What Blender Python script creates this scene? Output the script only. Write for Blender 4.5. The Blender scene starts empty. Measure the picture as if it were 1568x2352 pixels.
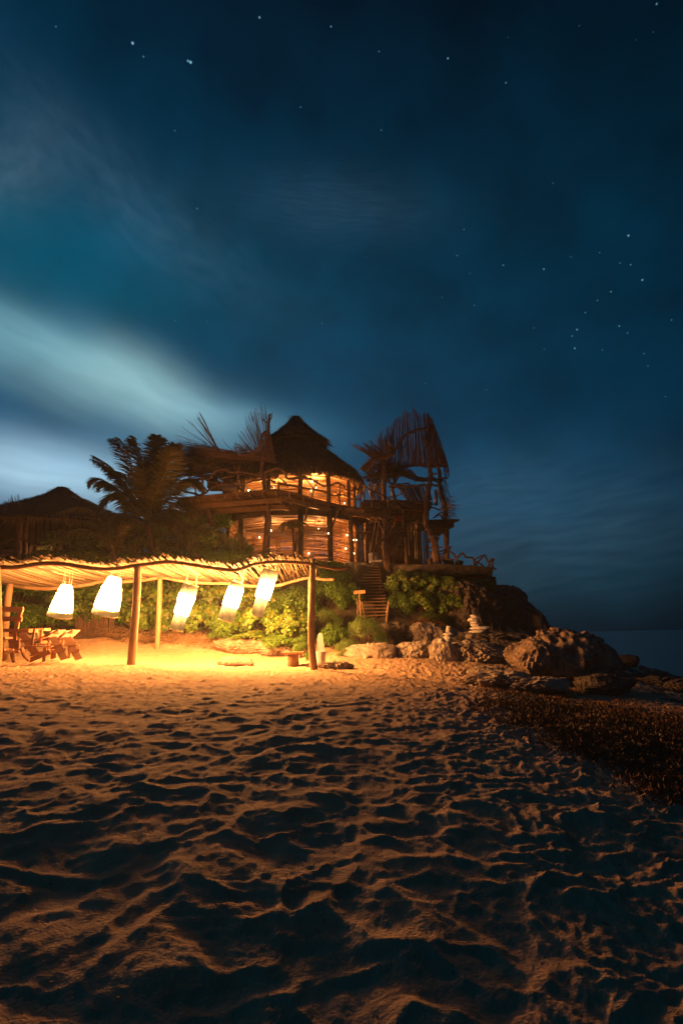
import bpy, bmesh, math, random
import numpy as np
from mathutils import Vector, Matrix

R = math.radians
C = bpy.context.scene.collection
SC = bpy.context.scene
random.seed(7)
RNG = np.random.default_rng(11)

# ---------------------------------------------------------------- camera
F = 1306.2
CAM = Vector((0, 0, 1.0))
PITCH, ROLL = R(12.34), R(-1.2)
RM = Matrix.Rotation(R(90) + PITCH, 3, 'X') @ Matrix.Rotation(ROLL, 3, 'Z')
cd = bpy.data.cameras.new('camera')
cam = bpy.data.objects.new('camera', cd); C.objects.link(cam)
cam.location = CAM
cam.rotation_euler = RM.to_euler()
cd.sensor_fit = 'VERTICAL'; cd.sensor_height = 36.0
cd.lens = 36.0 * F / 2352.0
cd.clip_start = 0.05; cd.clip_end = 9000
SC.camera = cam

def ray(vx, vy):
    return RM @ Vector(((vx - 784) / F, -(vy - 1176) / F, -1.0))
def P(vx, vy, Y):
    d = ray(vx, vy); return CAM + d * (Y / d.y)
def PZ(vx, vy, z):
    d = ray(vx, vy); return CAM + d * ((z - CAM.z) / d.z)
def px(n, Y):
    return n / F * Y

# ---------------------------------------------------------------- colour management
SC.view_settings.view_transform = 'Standard'
SC.view_settings.look = 'None'
SC.view_settings.exposure = 0.0
SC.view_settings.gamma = 1.0
SC.cycles.use_denoising = True
SC.cycles.max_bounces = 6
SC.cycles.diffuse_bounces = 3
SC.cycles.transparent_max_bounces = 8
SC.cycles.volume_bounces = 0
SC.cycles.sample_clamp_indirect = 6.0
SC.cycles.caustics_reflective = False
SC.cycles.caustics_refractive = False

# ---------------------------------------------------------------- world: night sky
world = bpy.data.worlds.new('World'); SC.world = world; world.use_nodes = True
WT = world.node_tree; WT.nodes.clear()
def wn(t, **k):
    n = WT.nodes.new(t)
    for a, b in k.items(): setattr(n, a, b)
    return n
def wset(sock, v):
    if hasattr(v, 'is_output'): WT.links.new(v, sock)
    else: sock.default_value = v
def wm(op, a, b=0.0, c=None, clamp=False):
    n = wn('ShaderNodeMath', operation=op, use_clamp=clamp)
    wset(n.inputs[0], a); wset(n.inputs[1], b)
    if c is not None: wset(n.inputs[2], c)
    return n.outputs[0]
def wv(op, a, b=None, scale=None):
    n = wn('ShaderNodeVectorMath', operation=op)
    wset(n.inputs[0], a)
    if b is not None: wset(n.inputs[1], b)
    if scale is not None: wset(n.inputs[3], scale)
    return n.outputs[1] if op in ('LENGTH', 'DISTANCE', 'DOT_PRODUCT') else n.outputs[0]
tcg = wn('ShaderNodeTexCoord').outputs['Generated']
dirn = wv('NORMALIZE', tcg)
sx = wn('ShaderNodeSeparateXYZ'); wset(sx.inputs[0], dirn)
AZ = wm('ARCTAN2', sx.outputs[0], sx.outputs[1])
EL = wm('ARCSINE', sx.outputs[2])
def azel(vx, vy):
    d = ray(vx, vy).normalized(); return math.atan2(d.x, d.y), math.asin(d.z)
comb = wn('ShaderNodeCombineXYZ'); wset(comb.inputs[0], AZ); wset(comb.inputs[1], EL)
AE = comb.outputs[0]
def wnoise(vec, scale, detail=3, sc=(1, 1, 1), rot=0.0, off=(0, 0, 0), dist=0.0):
    m = wn('ShaderNodeMapping'); wset(m.inputs[0], vec)
    m.inputs['Rotation'].default_value = (0, 0, rot); m.inputs['Scale'].default_value = sc; m.inputs['Location'].default_value = off
    n = wn('ShaderNodeTexNoise'); wset(n.inputs['Vector'], m.outputs[0])
    n.inputs['Scale'].default_value = scale; n.inputs['Detail'].default_value = detail
    n.inputs['Distortion'].default_value = dist
    return n.outputs['Fac']
# gradient over elevation
ramp = wn('ShaderNodeValToRGB'); wset(ramp.inputs[0], wm('DIVIDE', EL, R(60)))
cr = ramp.color_ramp
STOPS = [(0.0, (.0020, .013, .024)), (.06, (.002, .027, .048)), (.2, (.001, .043, .098)), (.35, (.0002, .043, .096)),
         (.6, (.0001, .033, .070)), (.78, (.0001, .017, .038)), (1.0, (.0005, .003, .008))]
while len(cr.elements) < len(STOPS): cr.elements.new(.5)
for e, (p, c) in zip(cr.elements, STOPS): e.position = p; e.color = (*c, 1)
# left is lighter than right
azf = wn('ShaderNodeMapRange'); wset(azf.inputs[0], AZ)
azf.inputs[1].default_value = R(-34); azf.inputs[2].default_value = R(34)
azf.inputs[3].default_value = 1.35; azf.inputs[4].default_value = .48
col = wv('SCALE', ramp.outputs[0], scale=azf.outputs[0])
# faint mottled cloud everywhere
nz = wnoise(AE, 6.0, 5, (1, 1.3, 1), R(25))
col = wv('SCALE', col, scale=wm('MULTIPLY_ADD', nz, 1.5, .32))
warp = wn('ShaderNodeVectorMath', operation='MULTIPLY_ADD')
nzc = wn('ShaderNodeTexNoise'); wset(nzc.inputs['Vector'], AE); nzc.inputs['Scale'].default_value = 5.0; nzc.inputs['Detail'].default_value = 2
wset(warp.inputs[0], wv('SUBTRACT', nzc.outputs['Color'], (.5, .5, .5))); warp.inputs[1].default_value = (.045, .045, 0); wset(warp.inputs[2], AE)
WAE = warp.outputs[0]
def blob(vx, vy, rot, sxp, syp, color, power=1.0, nscale=None, nstr=.8, nsc=(1, 4, 1)):
    """a patch of moonlit cloud: a soft lobe in azimuth and elevation"""
    global col
    a, e = azel(vx, vy)
    m = wn('ShaderNodeMapping', vector_type='TEXTURE'); wset(m.inputs[0], WAE)
    m.inputs['Location'].default_value = (a, e, 0); m.inputs['Rotation'].default_value = (0, 0, R(rot))
    m.inputs['Scale'].default_value = (sxp / F, syp / F, 1)
    l = wv('LENGTH', m.outputs[0])
    g = wm('POWER', math.e, wm('MULTIPLY', wm('POWER', l, 2.0 * power), -1.0))
    if nscale:
        n = wnoise(m.outputs[0], nscale, 3, nsc)
        g = wm('MULTIPLY', g, wm('MULTIPLY_ADD', wm('SUBTRACT', n, .5), 2 * nstr, 1.0, clamp=False))
        g = wm('MAXIMUM', g, 0.0)
    col = wv('ADD', col, wv('SCALE', color, scale=g))
blob(110, 838, -15, 370, 84, (.09, .160, .165), 1.4, 1.3, .35, (1, 1.8, 1))
blob(345, 893, -19, 205, 74, (.17, .27, .26), 1.2, 1.6, .3, (1, 1.6, 1))
blob(30, 750, -12, 280, 45, (.045, .095, .10), 1.5, 1.5, .4, (1, 1.6, 1))
blob(560, 957, -8, 170, 30, (.05, .10, .12), 1.0)
blob(40, 1085, -4, 300, 64, (.30, .42, .48), 1.0, 1.6, .3, (1, 1.8, 1))
blob(330, 1120, -6, 330, 70, (.10, .19, .24), 1.0)
blob(640, 1010, -10, 200, 90, (.010, .045, .065), 1.0)
blob(10, 400, 40, 110, 70, (.030, .040, .050), 1.0, 2.6, .8, (1, 1, 1))
blob(300, 460, -22, 330, 75, (.014, .022, .030), 1.0, 3.4, 1.1, (1.6, 1, 1))
blob(760, 480, -5, 260, 60, (.010, .020, .030), 1.0, 3.0, 1.0)
blob(60, 600, 0, 420, 150, (.0, .030, .036), 1.0)
blob(1230, 1230, 6, 330, 130, (.014, .032, .042), 1.2, 3.0, .9, (1, 2.6, 1))
blob(1100, 1110, 10, 200, 80, (.008, .028, .045), 1.0, 3.0, .8, (1, 2.4, 1))
# stars
STARS = [(305,99,3),(438,143,3.2),(432,140,2.2),(596,40,2),(760,61,1.4),(1028,134,1.7),(690,246,1.1),(875,299,1),(330,130,1.2),(870,118,1),
 (1442,541,2.2),(1474,643,2),(1447,608,1.2),(1248,618,1.8),(1155,609,1.5),(1049,587,1.3),(1324,757,1.8),(1313,772,1.3),(1319,800,1.8),
 (1089,701,1.2),(1343,718,1.2),(1371,690,1),(1402,670,1.4),(1376,580,.9),(1421,749,1.4),(1440,765,1.1),(1541,735,1),(1225,753,1),
 (1116,896,1.2),(739,743,1.3),(1478,812,1),(1487,841,1),(1382,804,1),(1249,802,1),(453,479,1.2),(402,300,1),(403,736,1),(476,739,.9),
 (1065,527,1),(1161,190,1.1),(1507,9,1.4),(1269,421,.9),(977,881,1.2),(1527,911,1),(1014,683,1),(1079,628,.9),(1310,590,.8),(1423,604,.9),(129,61,.9)]
acc = None
for vx, vy, b in STARS:
    d = ray(vx, vy).normalized()
    r = .0010 + .00040 * b
    g = wm('MULTIPLY', wm('SUBTRACT', 1.0, wm('DIVIDE', wv('DISTANCE', dirn, tuple(d)), r), clamp=True), .26 * b)
    acc = g if acc is None else wm('ADD', acc, g)
vor = wn('ShaderNodeTexVoronoi'); wset(vor.inputs['Vector'], dirn); vor.inputs['Scale'].default_value = 60
faint = wm('MULTIPLY', wm('SUBTRACT', 1.0, wm('DIVIDE', vor.outputs['Distance'], .05), clamp=True), wm('POWER', wm('MULTIPLY', sx.outputs[2], 1.2, clamp=True), 1.0))
sepc = wn('ShaderNodeSeparateColor'); wset(sepc.inputs[0], vor.outputs['Color'])
faint = wm('MULTIPLY', faint, wm('MULTIPLY', wm('GREATER_THAN', sepc.outputs[0], .86), .22))
acc = wm('ADD', acc, faint)
col = wv('ADD', col, wv('SCALE', (.35, .75, 1.0), scale=acc))
bg = wn('ShaderNodeBackground'); wset(bg.inputs[0], col); bg.inputs[1].default_value = 1.0
wo = wn('ShaderNodeOutputWorld'); WT.links.new(bg.outputs[0], wo.inputs[0])

# ---------------------------------------------------------------- lamp strengths
LANTERN = 150.0        # emission of the lantern paper
INSIDE_UP, INSIDE_LOW = 8000.0, 6000.0
WARM = (1.0, .405, .105)

# ---------------------------------------------------------------- object helpers
ORG = {}
def tag(o, label=None, cat=None, group=None, kind=None):
    if label: o['label'] = label
    if cat: o['category'] = cat
    if group: o['group'] = group
    if kind: o['kind'] = kind
    return o
def thing(name, label, cat, loc=(0, 0, 0), group=None, rot=(0, 0, 0)):
    o = bpy.data.objects.new(name, None); C.objects.link(o)
    o.empty_display_size = .2
    o.location = loc; o.rotation_euler = rot
    ORG[o.name] = Vector(loc)
    return tag(o, label, cat, group)
def link(name, me, mat, parent=None, org=None):
    o = bpy.data.objects.new(name, me); C.objects.link(o)
    if mat: me.materials.append(mat)
    if parent: o.parent = parent; ORG[o.name] = ORG[parent.name]
    elif org is not None: o.location = org; ORG[o.name] = Vector(org)
    else: ORG[o.name] = Vector((0, 0, 0))
    return o
def npmesh(name, V, Fc, smooth=False):
    """V (n,3) array, Fc list of arrays of same-length faces"""
    me = bpy.data.meshes.new(name)
    V = np.asarray(V, np.float32)
    if not isinstance(Fc, list): Fc = [Fc]
    loops = np.concatenate([np.asarray(f, np.int32).ravel() for f in Fc])
    tot = np.concatenate([np.full(len(f), np.asarray(f).shape[1], np.int32) for f in Fc])
    st = np.zeros(len(tot), np.int32); st[1:] = np.cumsum(tot)[:-1]
    me.vertices.add(len(V)); me.vertices.foreach_set('co', V.ravel())
    me.loops.add(len(loops)); me.loops.foreach_set('vertex_index', loops)
    me.polygons.add(len(tot)); me.polygons.foreach_set('loop_start', st); me.polygons.foreach_set('loop_total', tot)
    me.polygons.foreach_set('use_smooth', np.full(len(tot), smooth))
    me.update(calc_edges=True); me.validate()
    return me

class MB:
    """collects shapes in world coordinates and links them as ONE mesh object"""
    def __init__(s): s.v = []; s.f = []
    def tube(s, pts, rad, seg=6, cap=True, rough=0.0):
        pts = [Vector(p) for p in pts]; n = len(pts)
        if not hasattr(rad, '__len__'): rad = [rad] * n
        b = len(s.v)
        t = (pts[1] - pts[0]).normalized()
        up = Vector((0, 0, 1)) if abs(t.z) < .9 else Vector((1, 0, 0))
        u = t.cross(up).normalized()
        ph = random.random() * 6
        for i in range(n):
            t = (pts[min(i + 1, n - 1)] - pts[max(i - 1, 0)])
            if t.length < 1e-9: t = Vector((0, 0, 1))
            t.normalize()
            u = (u - t * u.dot(t)).normalized(); w = t.cross(u)
            for k in range(seg):
                a = ph + 2 * math.pi * k / seg
                r = rad[i] * (1 + (random.uniform(-rough, rough) if rough else 0))
                s.v.append(pts[i] + (u * math.cos(a) + w * math.sin(a)) * r)
        for i in range(n - 1):
            for k in range(seg):
                k2 = (k + 1) % seg
                s.f.append((b + i * seg + k, b + i * seg + k2, b + (i + 1) * seg + k2, b + (i + 1) * seg + k))
        if cap:
            s.f.append(tuple(b + k for k in range(seg))[::-1]); s.f.append(tuple(b + (n - 1) * seg + k for k in range(seg)))
        return s
    def box(s, c, d, rot=None):
        c = Vector(c); b = len(s.v)
        for x in (-1, 1):
            for y in (-1, 1):
                for z in (-1, 1):
                    p = Vector((x * d[0] / 2, y * d[1] / 2, z * d[2] / 2))
                    if rot is not None: p = rot @ p
                    s.v.append(c + p)
        for f in ((0, 1, 3, 2), (4, 6, 7, 5), (0, 4, 5, 1), (2, 3, 7, 6), (0, 2, 6, 4), (1, 5, 7, 3)):
            s.f.append(tuple(b + i for i in f))
        return s
    def bar(s, p0, p1, w, h, up=(0, 0, 1)):
        """a sawn bar from p0 to p1, w wide, h high"""
        p0 = Vector(p0); p1 = Vector(p1); t = (p1 - p0); L = t.length; t.normalize()
        up = Vector(up)
        if abs(t.dot(up)) > .98: up = Vector((0, 1, 0))
        side = t.cross(up).normalized(); u = side.cross(t)
        M = Matrix((t, side, u)).transposed()
        return s.box((p0 + p1) / 2, (L, w, h), M)
    def stick(s, p0, p1, r, bend=.03, seg=5, n=4, taper=.6):
        p0 = Vector(p0); p1 = Vector(p1); L = (p1 - p0).length
        o = Vector((random.uniform(-1, 1), random.uniform(-1, 1), random.uniform(-1, 1))) * bend * L
        o2 = Vector((random.uniform(-1, 1), random.uniform(-1, 1), random.uniform(-1, 1))) * bend * L * .5
        pts = []; rr = []
        for i in range(n + 1):
            t = i / n
            pts.append(p0.lerp(p1, t) + o * math.sin(math.pi * t) + o2 * math.sin(2 * math.pi * t))
            rr.append(r * (1 - (1 - taper) * t))
        return s.tube(pts, rr, seg)
    def blade(s, p0, d, w, nrm, droop=0.0):
        """a thin leaf blade of two quads"""
        p0 = Vector(p0); d = Vector(d); sd = d.cross(nrm)
        if sd.length < 1e-6: sd = d.cross(Vector((1, 0, .1)))
        sd.normalize(); b = len(s.v)
        m = p0 + d * .5 + Vector((0, 0, droop * .25 * -d.length)); e = p0 + d + Vector((0, 0, -droop * d.length))
        s.v += [p0 - sd * w * .35, p0 + sd * w * .35, m + sd * w * .5, m - sd * w * .5, e + sd * w * .08, e - sd * w * .08]
        s.f += [(b, b + 1, b + 2, b + 3), (b + 3, b + 2, b + 4, b + 5)]
        return s
    def build(s, name, mat, parent=None, org=None, smooth=False):
        o0 = ORG[parent.name] if parent else (Vector(org) if org is not None else Vector((0, 0, 0)))
        me = bpy.data.meshes.new(name)
        me.from_pydata([tuple(v - o0) for v in map(Vector, s.v)], [], s.f)
        if smooth: me.polygons.foreach_set('use_smooth', [True] * len(me.polygons))
        me.update()
        return link(name, me, mat, parent, org)
def smooth(pts, k=5):
    """Catmull-Rom through the points"""
    pts = [Vector(p) for p in pts]
    if len(pts) < 3: return pts
    out = []
    for i in range(len(pts) - 1):
        p0 = pts[max(i - 1, 0)]; p1 = pts[i]; p2 = pts[i + 1]; p3 = pts[min(i + 2, len(pts) - 1)]
        for j in range(k):
            t = j / k
            out.append(.5 * ((2 * p1) + (p2 - p0) * t + (2 * p0 - 5 * p1 + 4 * p2 - p3) * t * t + (3 * p1 - p0 - 3 * p2 + p3) * t ** 3))
    out.append(pts[-1]); return out
def branch(mb, vpts, Y, r0, r1=None, seg=7, wob=.02, k=4):
    """a crooked branch through picture points at their real distance"""
    if r1 is None: r1 = r0
    n = len(vpts)
    ys = Y if hasattr(Y, '__len__') else [Y] * n
    pts = smooth([P(x, y, yy) for (x, y), yy in zip(vpts, ys)], k)
    m = len(pts)
    pts = [p + Vector((random.uniform(-wob, wob), random.uniform(-wob, wob) * 2, random.uniform(-wob, wob))) for p in pts]
    mb.tube(pts, [(r0 + (r1 - r0) * i / (m - 1)) * random.uniform(.88, 1.14) for i in range(m)], seg)
    return pts

# ---------------------------------------------------------------- numpy noise
def _h(ix, iy, iz=0, s=0):
    n = (ix.astype(np.int64) * 374761393 + iy.astype(np.int64) * 668265263 + np.int64(s) * 974711 + (iz.astype(np.int64) * 2147483647 if hasattr(iz, 'astype') else 0))
    n = (n ^ (n >> 13)) * 1274126177; n = n ^ (n >> 16)
    n = (n * 668265263) ^ (n >> 15)
    return (n & 0xffffff).astype(np.float64) / 0xffffff
def noise2(x, y, s=0):
    ix = np.floor(x); iy = np.floor(y); fx = x - ix; fy = y - iy
    u = fx * fx * fx * (fx * (fx * 6 - 15) + 10); v = fy * fy * fy * (fy * (fy * 6 - 15) + 10)
    def g(dx, dy):
        a = _h(ix + dx, iy + dy, 0, s) * 2 * np.pi
        return np.cos(a) * (fx - dx) + np.sin(a) * (fy - dy)
    return ((g(0, 0) * (1 - u) + g(1, 0) * u) * (1 - v) + (g(0, 1) * (1 - u) + g(1, 1) * u) * v) * 1.5
def noise3(p, s=0):
    i = np.floor(p); f = p - i; u = f * f * (3 - 2 * f); r = 0
    for dx in (0, 1):
        for dy in (0, 1):
            for dz in (0, 1):
                w = (u[:, 0] if dx else 1 - u[:, 0]) * (u[:, 1] if dy else 1 - u[:, 1]) * (u[:, 2] if dz else 1 - u[:, 2])
                r = r + w * _h(i[:, 0] + dx, i[:, 1] + dy, i[:, 2] + dz, s)
    return r * 2 - 1
def fbm3(p, o=5, s=0, ridged=False):
    r = 0; a = 1.0; t = 0
    for k in range(o):
        n = noise3(p * 2 ** k, s + k * 17)
        if ridged: n = 1 - 2 * np.abs(n)
        r = r + n * a; t += a; a *= .52
    return r / t
def worley2(x, y, s=0, jit=.9):
    """returns F1 squared with random floor offset per cell, F1, F2"""
    ix = np.floor(x); iy = np.floor(y)
    best = np.full(x.shape, 9.0); f1 = np.full(x.shape, 9.0); f2 = np.full(x.shape, 9.0)
    for dx in (-1, 0, 1):
        for dy in (-1, 0, 1):
            cx = ix + dx; cy = iy + dy
            jx = cx + .5 + (_h(cx, cy, 0, s) - .5) * jit; jy = cy + .5 + (_h(cx, cy, 0, s + 1) - .5) * jit
            d = (x - jx) ** 2 + (y - jy) ** 2
            w = d * (.7 + .6 * _h(cx, cy, 0, s + 2)) + .22 * _h(cx, cy, 0, s + 3)
            best = np.minimum(best, w)
            f2 = np.minimum(f2, np.maximum(f1, d)); f1 = np.minimum(f1, d)
    return best, f1, f2
def worley3(p, s=0):
    i = np.floor(p); f1 = np.full(len(p), 9.0)
    for dx in (-1, 0, 1):
        for dy in (-1, 0, 1):
            for dz in (-1, 0, 1):
                c = i + np.array([dx, dy, dz])
                j = np.stack([_h(c[:, 0], c[:, 1], c[:, 2], s + k) for k in range(3)], 1) + c
                f1 = np.minimum(f1, ((p - j) ** 2).sum(1))
    return np.sqrt(f1)

# ---------------------------------------------------------------- materials
def mat(name, c1, c2=None, scale=6.0, rough=.85, bump=.0, bscale=30.0, stretch=(1, 1, 1), transl=0.0, island=False, c3=None, coord='Object', spec=.25):
    m = bpy.data.materials.new(name); m.use_nodes = True
    t = m.node_tree; t.nodes.clear(); N = t.nodes.new; L = t.links.new
    out = N('ShaderNodeOutputMaterial'); bs = N('ShaderNodeBsdfPrincipled')
    bs.inputs['Roughness'].default_value = rough
    bs.inputs['Specular IOR Level'].default_value = spec
    tc = N('ShaderNodeTexCoord'); mp = N('ShaderNodeMapping'); L(tc.outputs[coord], mp.inputs[0]); mp.inputs['Scale'].default_value = stretch
    if c2:
        rp = N('ShaderNodeValToRGB')
        rp.color_ramp.elements[0].position = .3; rp.color_ramp.elements[1].position = .7
        rp.color_ramp.elements[0].color = (*c1, 1); rp.color_ramp.elements[1].color = (*c2, 1)
        if c3:
            e = rp.color_ramp.elements.new(.9); e.color = (*c3, 1)
        nz = N('ShaderNodeTexNoise'); nz.inputs['Scale'].default_value = scale; nz.inputs['Detail'].default_value = 6; L(mp.outputs[0], nz.inputs['Vector'])
        if island:
            g = N('ShaderNodeNewGeometry'); mx = N('ShaderNodeMath'); mx.operation = 'MULTIPLY_ADD'; mx.inputs[1].default_value = .75
            sb = N('ShaderNodeMath'); sb.operation = 'MULTIPLY'; sb.inputs[1].default_value = .3
            L(nz.outputs[0], sb.inputs[0]); L(g.outputs['Random Per Island'], mx.inputs[0]); L(sb.outputs[0], mx.inputs[2]); L(mx.outputs[0], rp.inputs[0])
        else: L(nz.outputs[0], rp.inputs[0])
        L(rp.outputs[0], bs.inputs['Base Color']); colsock = rp.outputs[0]
    else:
        bs.inputs['Base Color'].default_value = (*c1, 1); colsock = None
    if bump:
        bn = N('ShaderNodeTexNoise'); bn.inputs['Scale'].default_value = bscale; bn.inputs['Detail'].default_value = 8; L(mp.outputs[0], bn.inputs['Vector'])
        b = N('ShaderNodeBump'); b.inputs['Strength'].default_value = 1.0; b.inputs['Distance'].default_value = bump
        L(bn.outputs[0], b.inputs['Height']); L(b.outputs[0], bs.inputs['Normal'])
    sh = bs.outputs[0]
    if transl:
        tr = N('ShaderNodeBsdfTranslucent'); mix = N('ShaderNodeMixShader'); mix.inputs[0].default_value = transl
        if colsock: L(colsock, tr.inputs[0])
        else: tr.inputs[0].default_value = (*c1, 1)
        L(bs.outputs[0], mix.inputs[1]); L(tr.outputs[0], mix.inputs[2]); sh = mix.outputs[0]
    L(sh, out.inputs[0]); return m
def emit(name, color, strength, sampled=True):
    m = bpy.data.materials.new(name); m.use_nodes = True
    t = m.node_tree; t.nodes.clear(); e = t.nodes.new('ShaderNodeEmission'); o = t.nodes.new('ShaderNodeOutputMaterial')
    e.inputs[0].default_value = (*color, 1); e.inputs[1].default_value = strength; t.links.new(e.outputs[0], o.inputs[0])
    if not sampled: m.cycles.emission_sampling = 'NONE'
    return m
M_SAND = mat('sand', (.36, .235, .147), (.48, .325, .205), 5.0, .95, .012, 60, spec=.1)
M_HILL = mat('hill_soil', (.045, .036, .026), (.09, .07, .045), 2.0, .95, .03, 9)
M_SEA = mat('sea_water', (.003, .012, .018), (.005, .016, .023), .05, .28, .03, .6, spec=.25)
M_LOG = mat('log_wood', (.20, .125, .070), (.34, .22, .125), 5, .8, .012, 18, (1, 1, .25))
M_BEAM = mat('beam_wood', (.13, .070, .038), (.23, .130, .070), 4, .8, .012, 16, (.3, 1, 1))
M_STICK = mat('roof_sticks', (.07, .046, .028), (.17, .12, .07), 3, .8, 0, island=True, c3=(.26, .19, .12))
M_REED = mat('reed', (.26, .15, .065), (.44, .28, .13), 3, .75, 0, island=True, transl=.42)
M_TWIG = mat('twigs', (.085, .052, .050), (.19, .118, .105), 3, .85, 0, island=True)
M_BRANCH = mat('driftwood_branch', (.085, .046, .031), (.17, .096, .062), 6, .85, .01, 22)
M_DARK = mat('weathered_timber', (.038, .021, .015), (.080, .045, .030), 4, .88, .01, 20, (1, .3, 1))
M_PLANK = mat('deck_planks', (.085, .044, .026), (.15, .080, .046), 4, .85, .006, 24, island=True)
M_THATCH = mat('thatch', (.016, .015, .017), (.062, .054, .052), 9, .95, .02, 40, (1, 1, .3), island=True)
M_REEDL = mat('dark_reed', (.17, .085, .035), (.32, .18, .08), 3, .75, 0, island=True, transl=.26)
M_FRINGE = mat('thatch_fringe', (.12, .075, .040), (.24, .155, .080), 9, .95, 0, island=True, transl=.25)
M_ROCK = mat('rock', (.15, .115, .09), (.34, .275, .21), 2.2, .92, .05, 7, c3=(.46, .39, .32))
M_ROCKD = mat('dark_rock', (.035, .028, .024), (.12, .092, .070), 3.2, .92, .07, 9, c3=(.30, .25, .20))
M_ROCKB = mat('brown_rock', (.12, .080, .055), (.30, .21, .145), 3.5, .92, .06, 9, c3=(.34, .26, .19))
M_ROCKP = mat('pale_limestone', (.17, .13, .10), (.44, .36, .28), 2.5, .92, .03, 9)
M_PEBBLE = mat('pale_stone', (.56, .50, .41), (.70, .64, .54), 5, .85, .008, 25)
M_FURN = mat('furniture_wood', (.30, .15, .080), (.46, .25, .14), 5, .7, .003, 40, (.3, 1, 1))
M_WHITEWD = mat('bleached_driftwood', (.34, .33, .31), (.55, .53, .50), 6, .85, .02, 14, (1, 1, .2))
M_ROPE = mat('rope', (.45, .36, .25))
M_CUSH = mat('canvas', (.50, .44, .36), (.60, .53, .44), 8, .9, .004, 40)
M_RED = mat('red_cloth', (.30, .03, .03), (.36, .05, .04), 8, .9)
M_LEAFR = mat('sea_grape_leaf', (.048, .095, .012), (.135, .245, .022), 3, .5, 0, island=True, transl=.30, c3=(.20, .15, .03), spec=.4)
M_LEAFF = mat('fine_leaf', (.050, .10, .014), (.125, .24, .030), 3, .55, 0, island=True, transl=.30, c3=(.13, .24, .04))
M_LEAFP = mat('pale_leaf', (.075, .14, .030), (.17, .27, .070), 3, .6, 0, island=True, transl=.3, c3=(.22, .30, .09))
M_PALM = mat('palm_leaf', (.055, .05, .018), (.12, .10, .036), 3, .55, 0, island=True, transl=.25, c3=(.14, .11, .05))
M_SPIKE = mat('yucca_leaf', (.05, .05, .022), (.10, .085, .04), 3, .6, 0, island=True, transl=.15)
M_COVER = mat('ground_cover', (.095, .040, .017), (.24, .10, .035), 3, .8, 0, island=True, c3=(.12, .09, .035))
M_LITTER = mat('dry_leaves', (.09, .05, .025), (.20, .12, .06), 3, .9, 0, island=True)
M_BULB = emit('bulb_glass', (1.0, .62, .28), 26.0, sampled=False)
M_SIGN = mat('sign_board', (.42, .22, .10), (.56, .30, .14), 12, .8)
M_PAINT = mat('dark_paint', (.05, .015, .01))
M_TAN = mat('tan_thatch', (.12, .085, .055), (.2, .145, .09), 9, .95, .02, 30, island=True)
# ================================================================ TERRAIN
CT = []
def ct(vx, vy, Y): p = P(vx, vy, Y); CT.append((p.x, p.y, p.z))
for q in [(-6, -4, -1.0), (0, -4, -1.1), (6, -4, -1.2), (-2, .8, -.60), (0, .8, -.64), (2, .8, -.70), (-5, 3, -.26), (-1.5, 3.5, -.30), (1.5, 3.5, -.36), (4, 3, -.56),  # near sand shaped to slope away from the lanterns, darkening the foreground
          (-8, 7, .10), (-3.5, 7, .04), (0, 7, .0), (2.6, 6.5, -.15), (5, 6.5, -.45), (9, 6, -.9),
          (-10, 12, .22), (-5, 12, .14), (0, 12, .02), (2.8, 12, -.10), (6, 12, -.62), (10, 12, -1.1),
          (-16, 17, .5), (-20, 24, 2.2), (-22, 32, 3.6), (-14, 40, 4.2), (0, 42, 3.5), (14, 10, -1.6), (18, 20, -2.6), (24, 34, -3.2), (16, 44, -3.6), (30, 60, -4), (-30, 60, 5), (0, 60, 1)]: CT.append(q)
for q in [(0, 1530, 17), (301, 1525, 17), (719, 1537, 17), (120, 1516, 18.5), (880, 1533, 18), (1000, 1522, 19), (1090, 1535, 18.5),
          (200, 1464, 23), (365, 1490, 21.8), (470, 1484, 22.4), (600, 1506, 21.5), (680, 1514, 20.2), (800, 1500, 20.5), (40, 1468, 23), (-200, 1470, 23),
          (900, 1490, 22), (860, 1420, 24.5), (850, 1305, 28.2), (700, 1440, 24), (500, 1430, 24.3), (300, 1420, 24.6), (100, 1420, 24.6),
          (600, 1350, 26.3), (350, 1345, 26.6), (100, 1345, 26.6), (500, 1302, 28.3), (250, 1302, 28.6), (0, 1302, 28.6), (700, 1303, 28.2), (-300, 1350, 27),
          (1000, 1322, 29), (900, 1345, 27.3), (960, 1400, 25.8), (1080, 1318, 30.0), (1090, 1420, 27), (1000, 1470, 24), (1180, 1470, 27), (1100, 1500, 22),
          (1250, 1600, 15), (1400, 1610, 14.5), (1250, 1500, 24), (1350, 1530, 24), (1568, 1562, 34), (1400, 1560, 26), (1568, 1640, 12)]: ct(*q)
for q in [(-6, 33, 4.45), (0, 33, 4.45), (4.5, 33, 4.4), (-11, 32, 4.3)]: CT.append(q)
CT = np.array(CT)
def _tps(r2): return np.where(r2 > 1e-9, .5 * r2 * np.log(r2 + 1e-12), 0)
_n = len(CT); _K = _tps(((CT[:, None, :2] - CT[None, :, :2]) ** 2).sum(2)) + np.eye(_n) * .35
_Q = np.hstack([np.ones((_n, 1)), CT[:, :2]])
_A = np.block([[_K, _Q], [_Q.T, np.zeros((3, 3))]])
_W = np.linalg.solve(_A, np.concatenate([CT[:, 2], np.zeros(3)]))
def zb(x, y):
    x = np.asarray(x, float); y = np.asarray(y, float); sh = x.shape; x = x.ravel(); y = y.ravel()
    out = np.zeros(x.size)
    for a in range(0, x.size, 40000):
        b = slice(a, a + 40000)
        k = _tps((x[b, None] - CT[None, :, 0]) ** 2 + (y[b, None] - CT[None, :, 1]) ** 2)
        out[b] = k @ _W[:_n] + _W[_n] + _W[_n + 1] * x[b] + _W[_n + 2] * y[b]
    return np.clip(out, -4.0, 5.2).reshape(sh)
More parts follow.
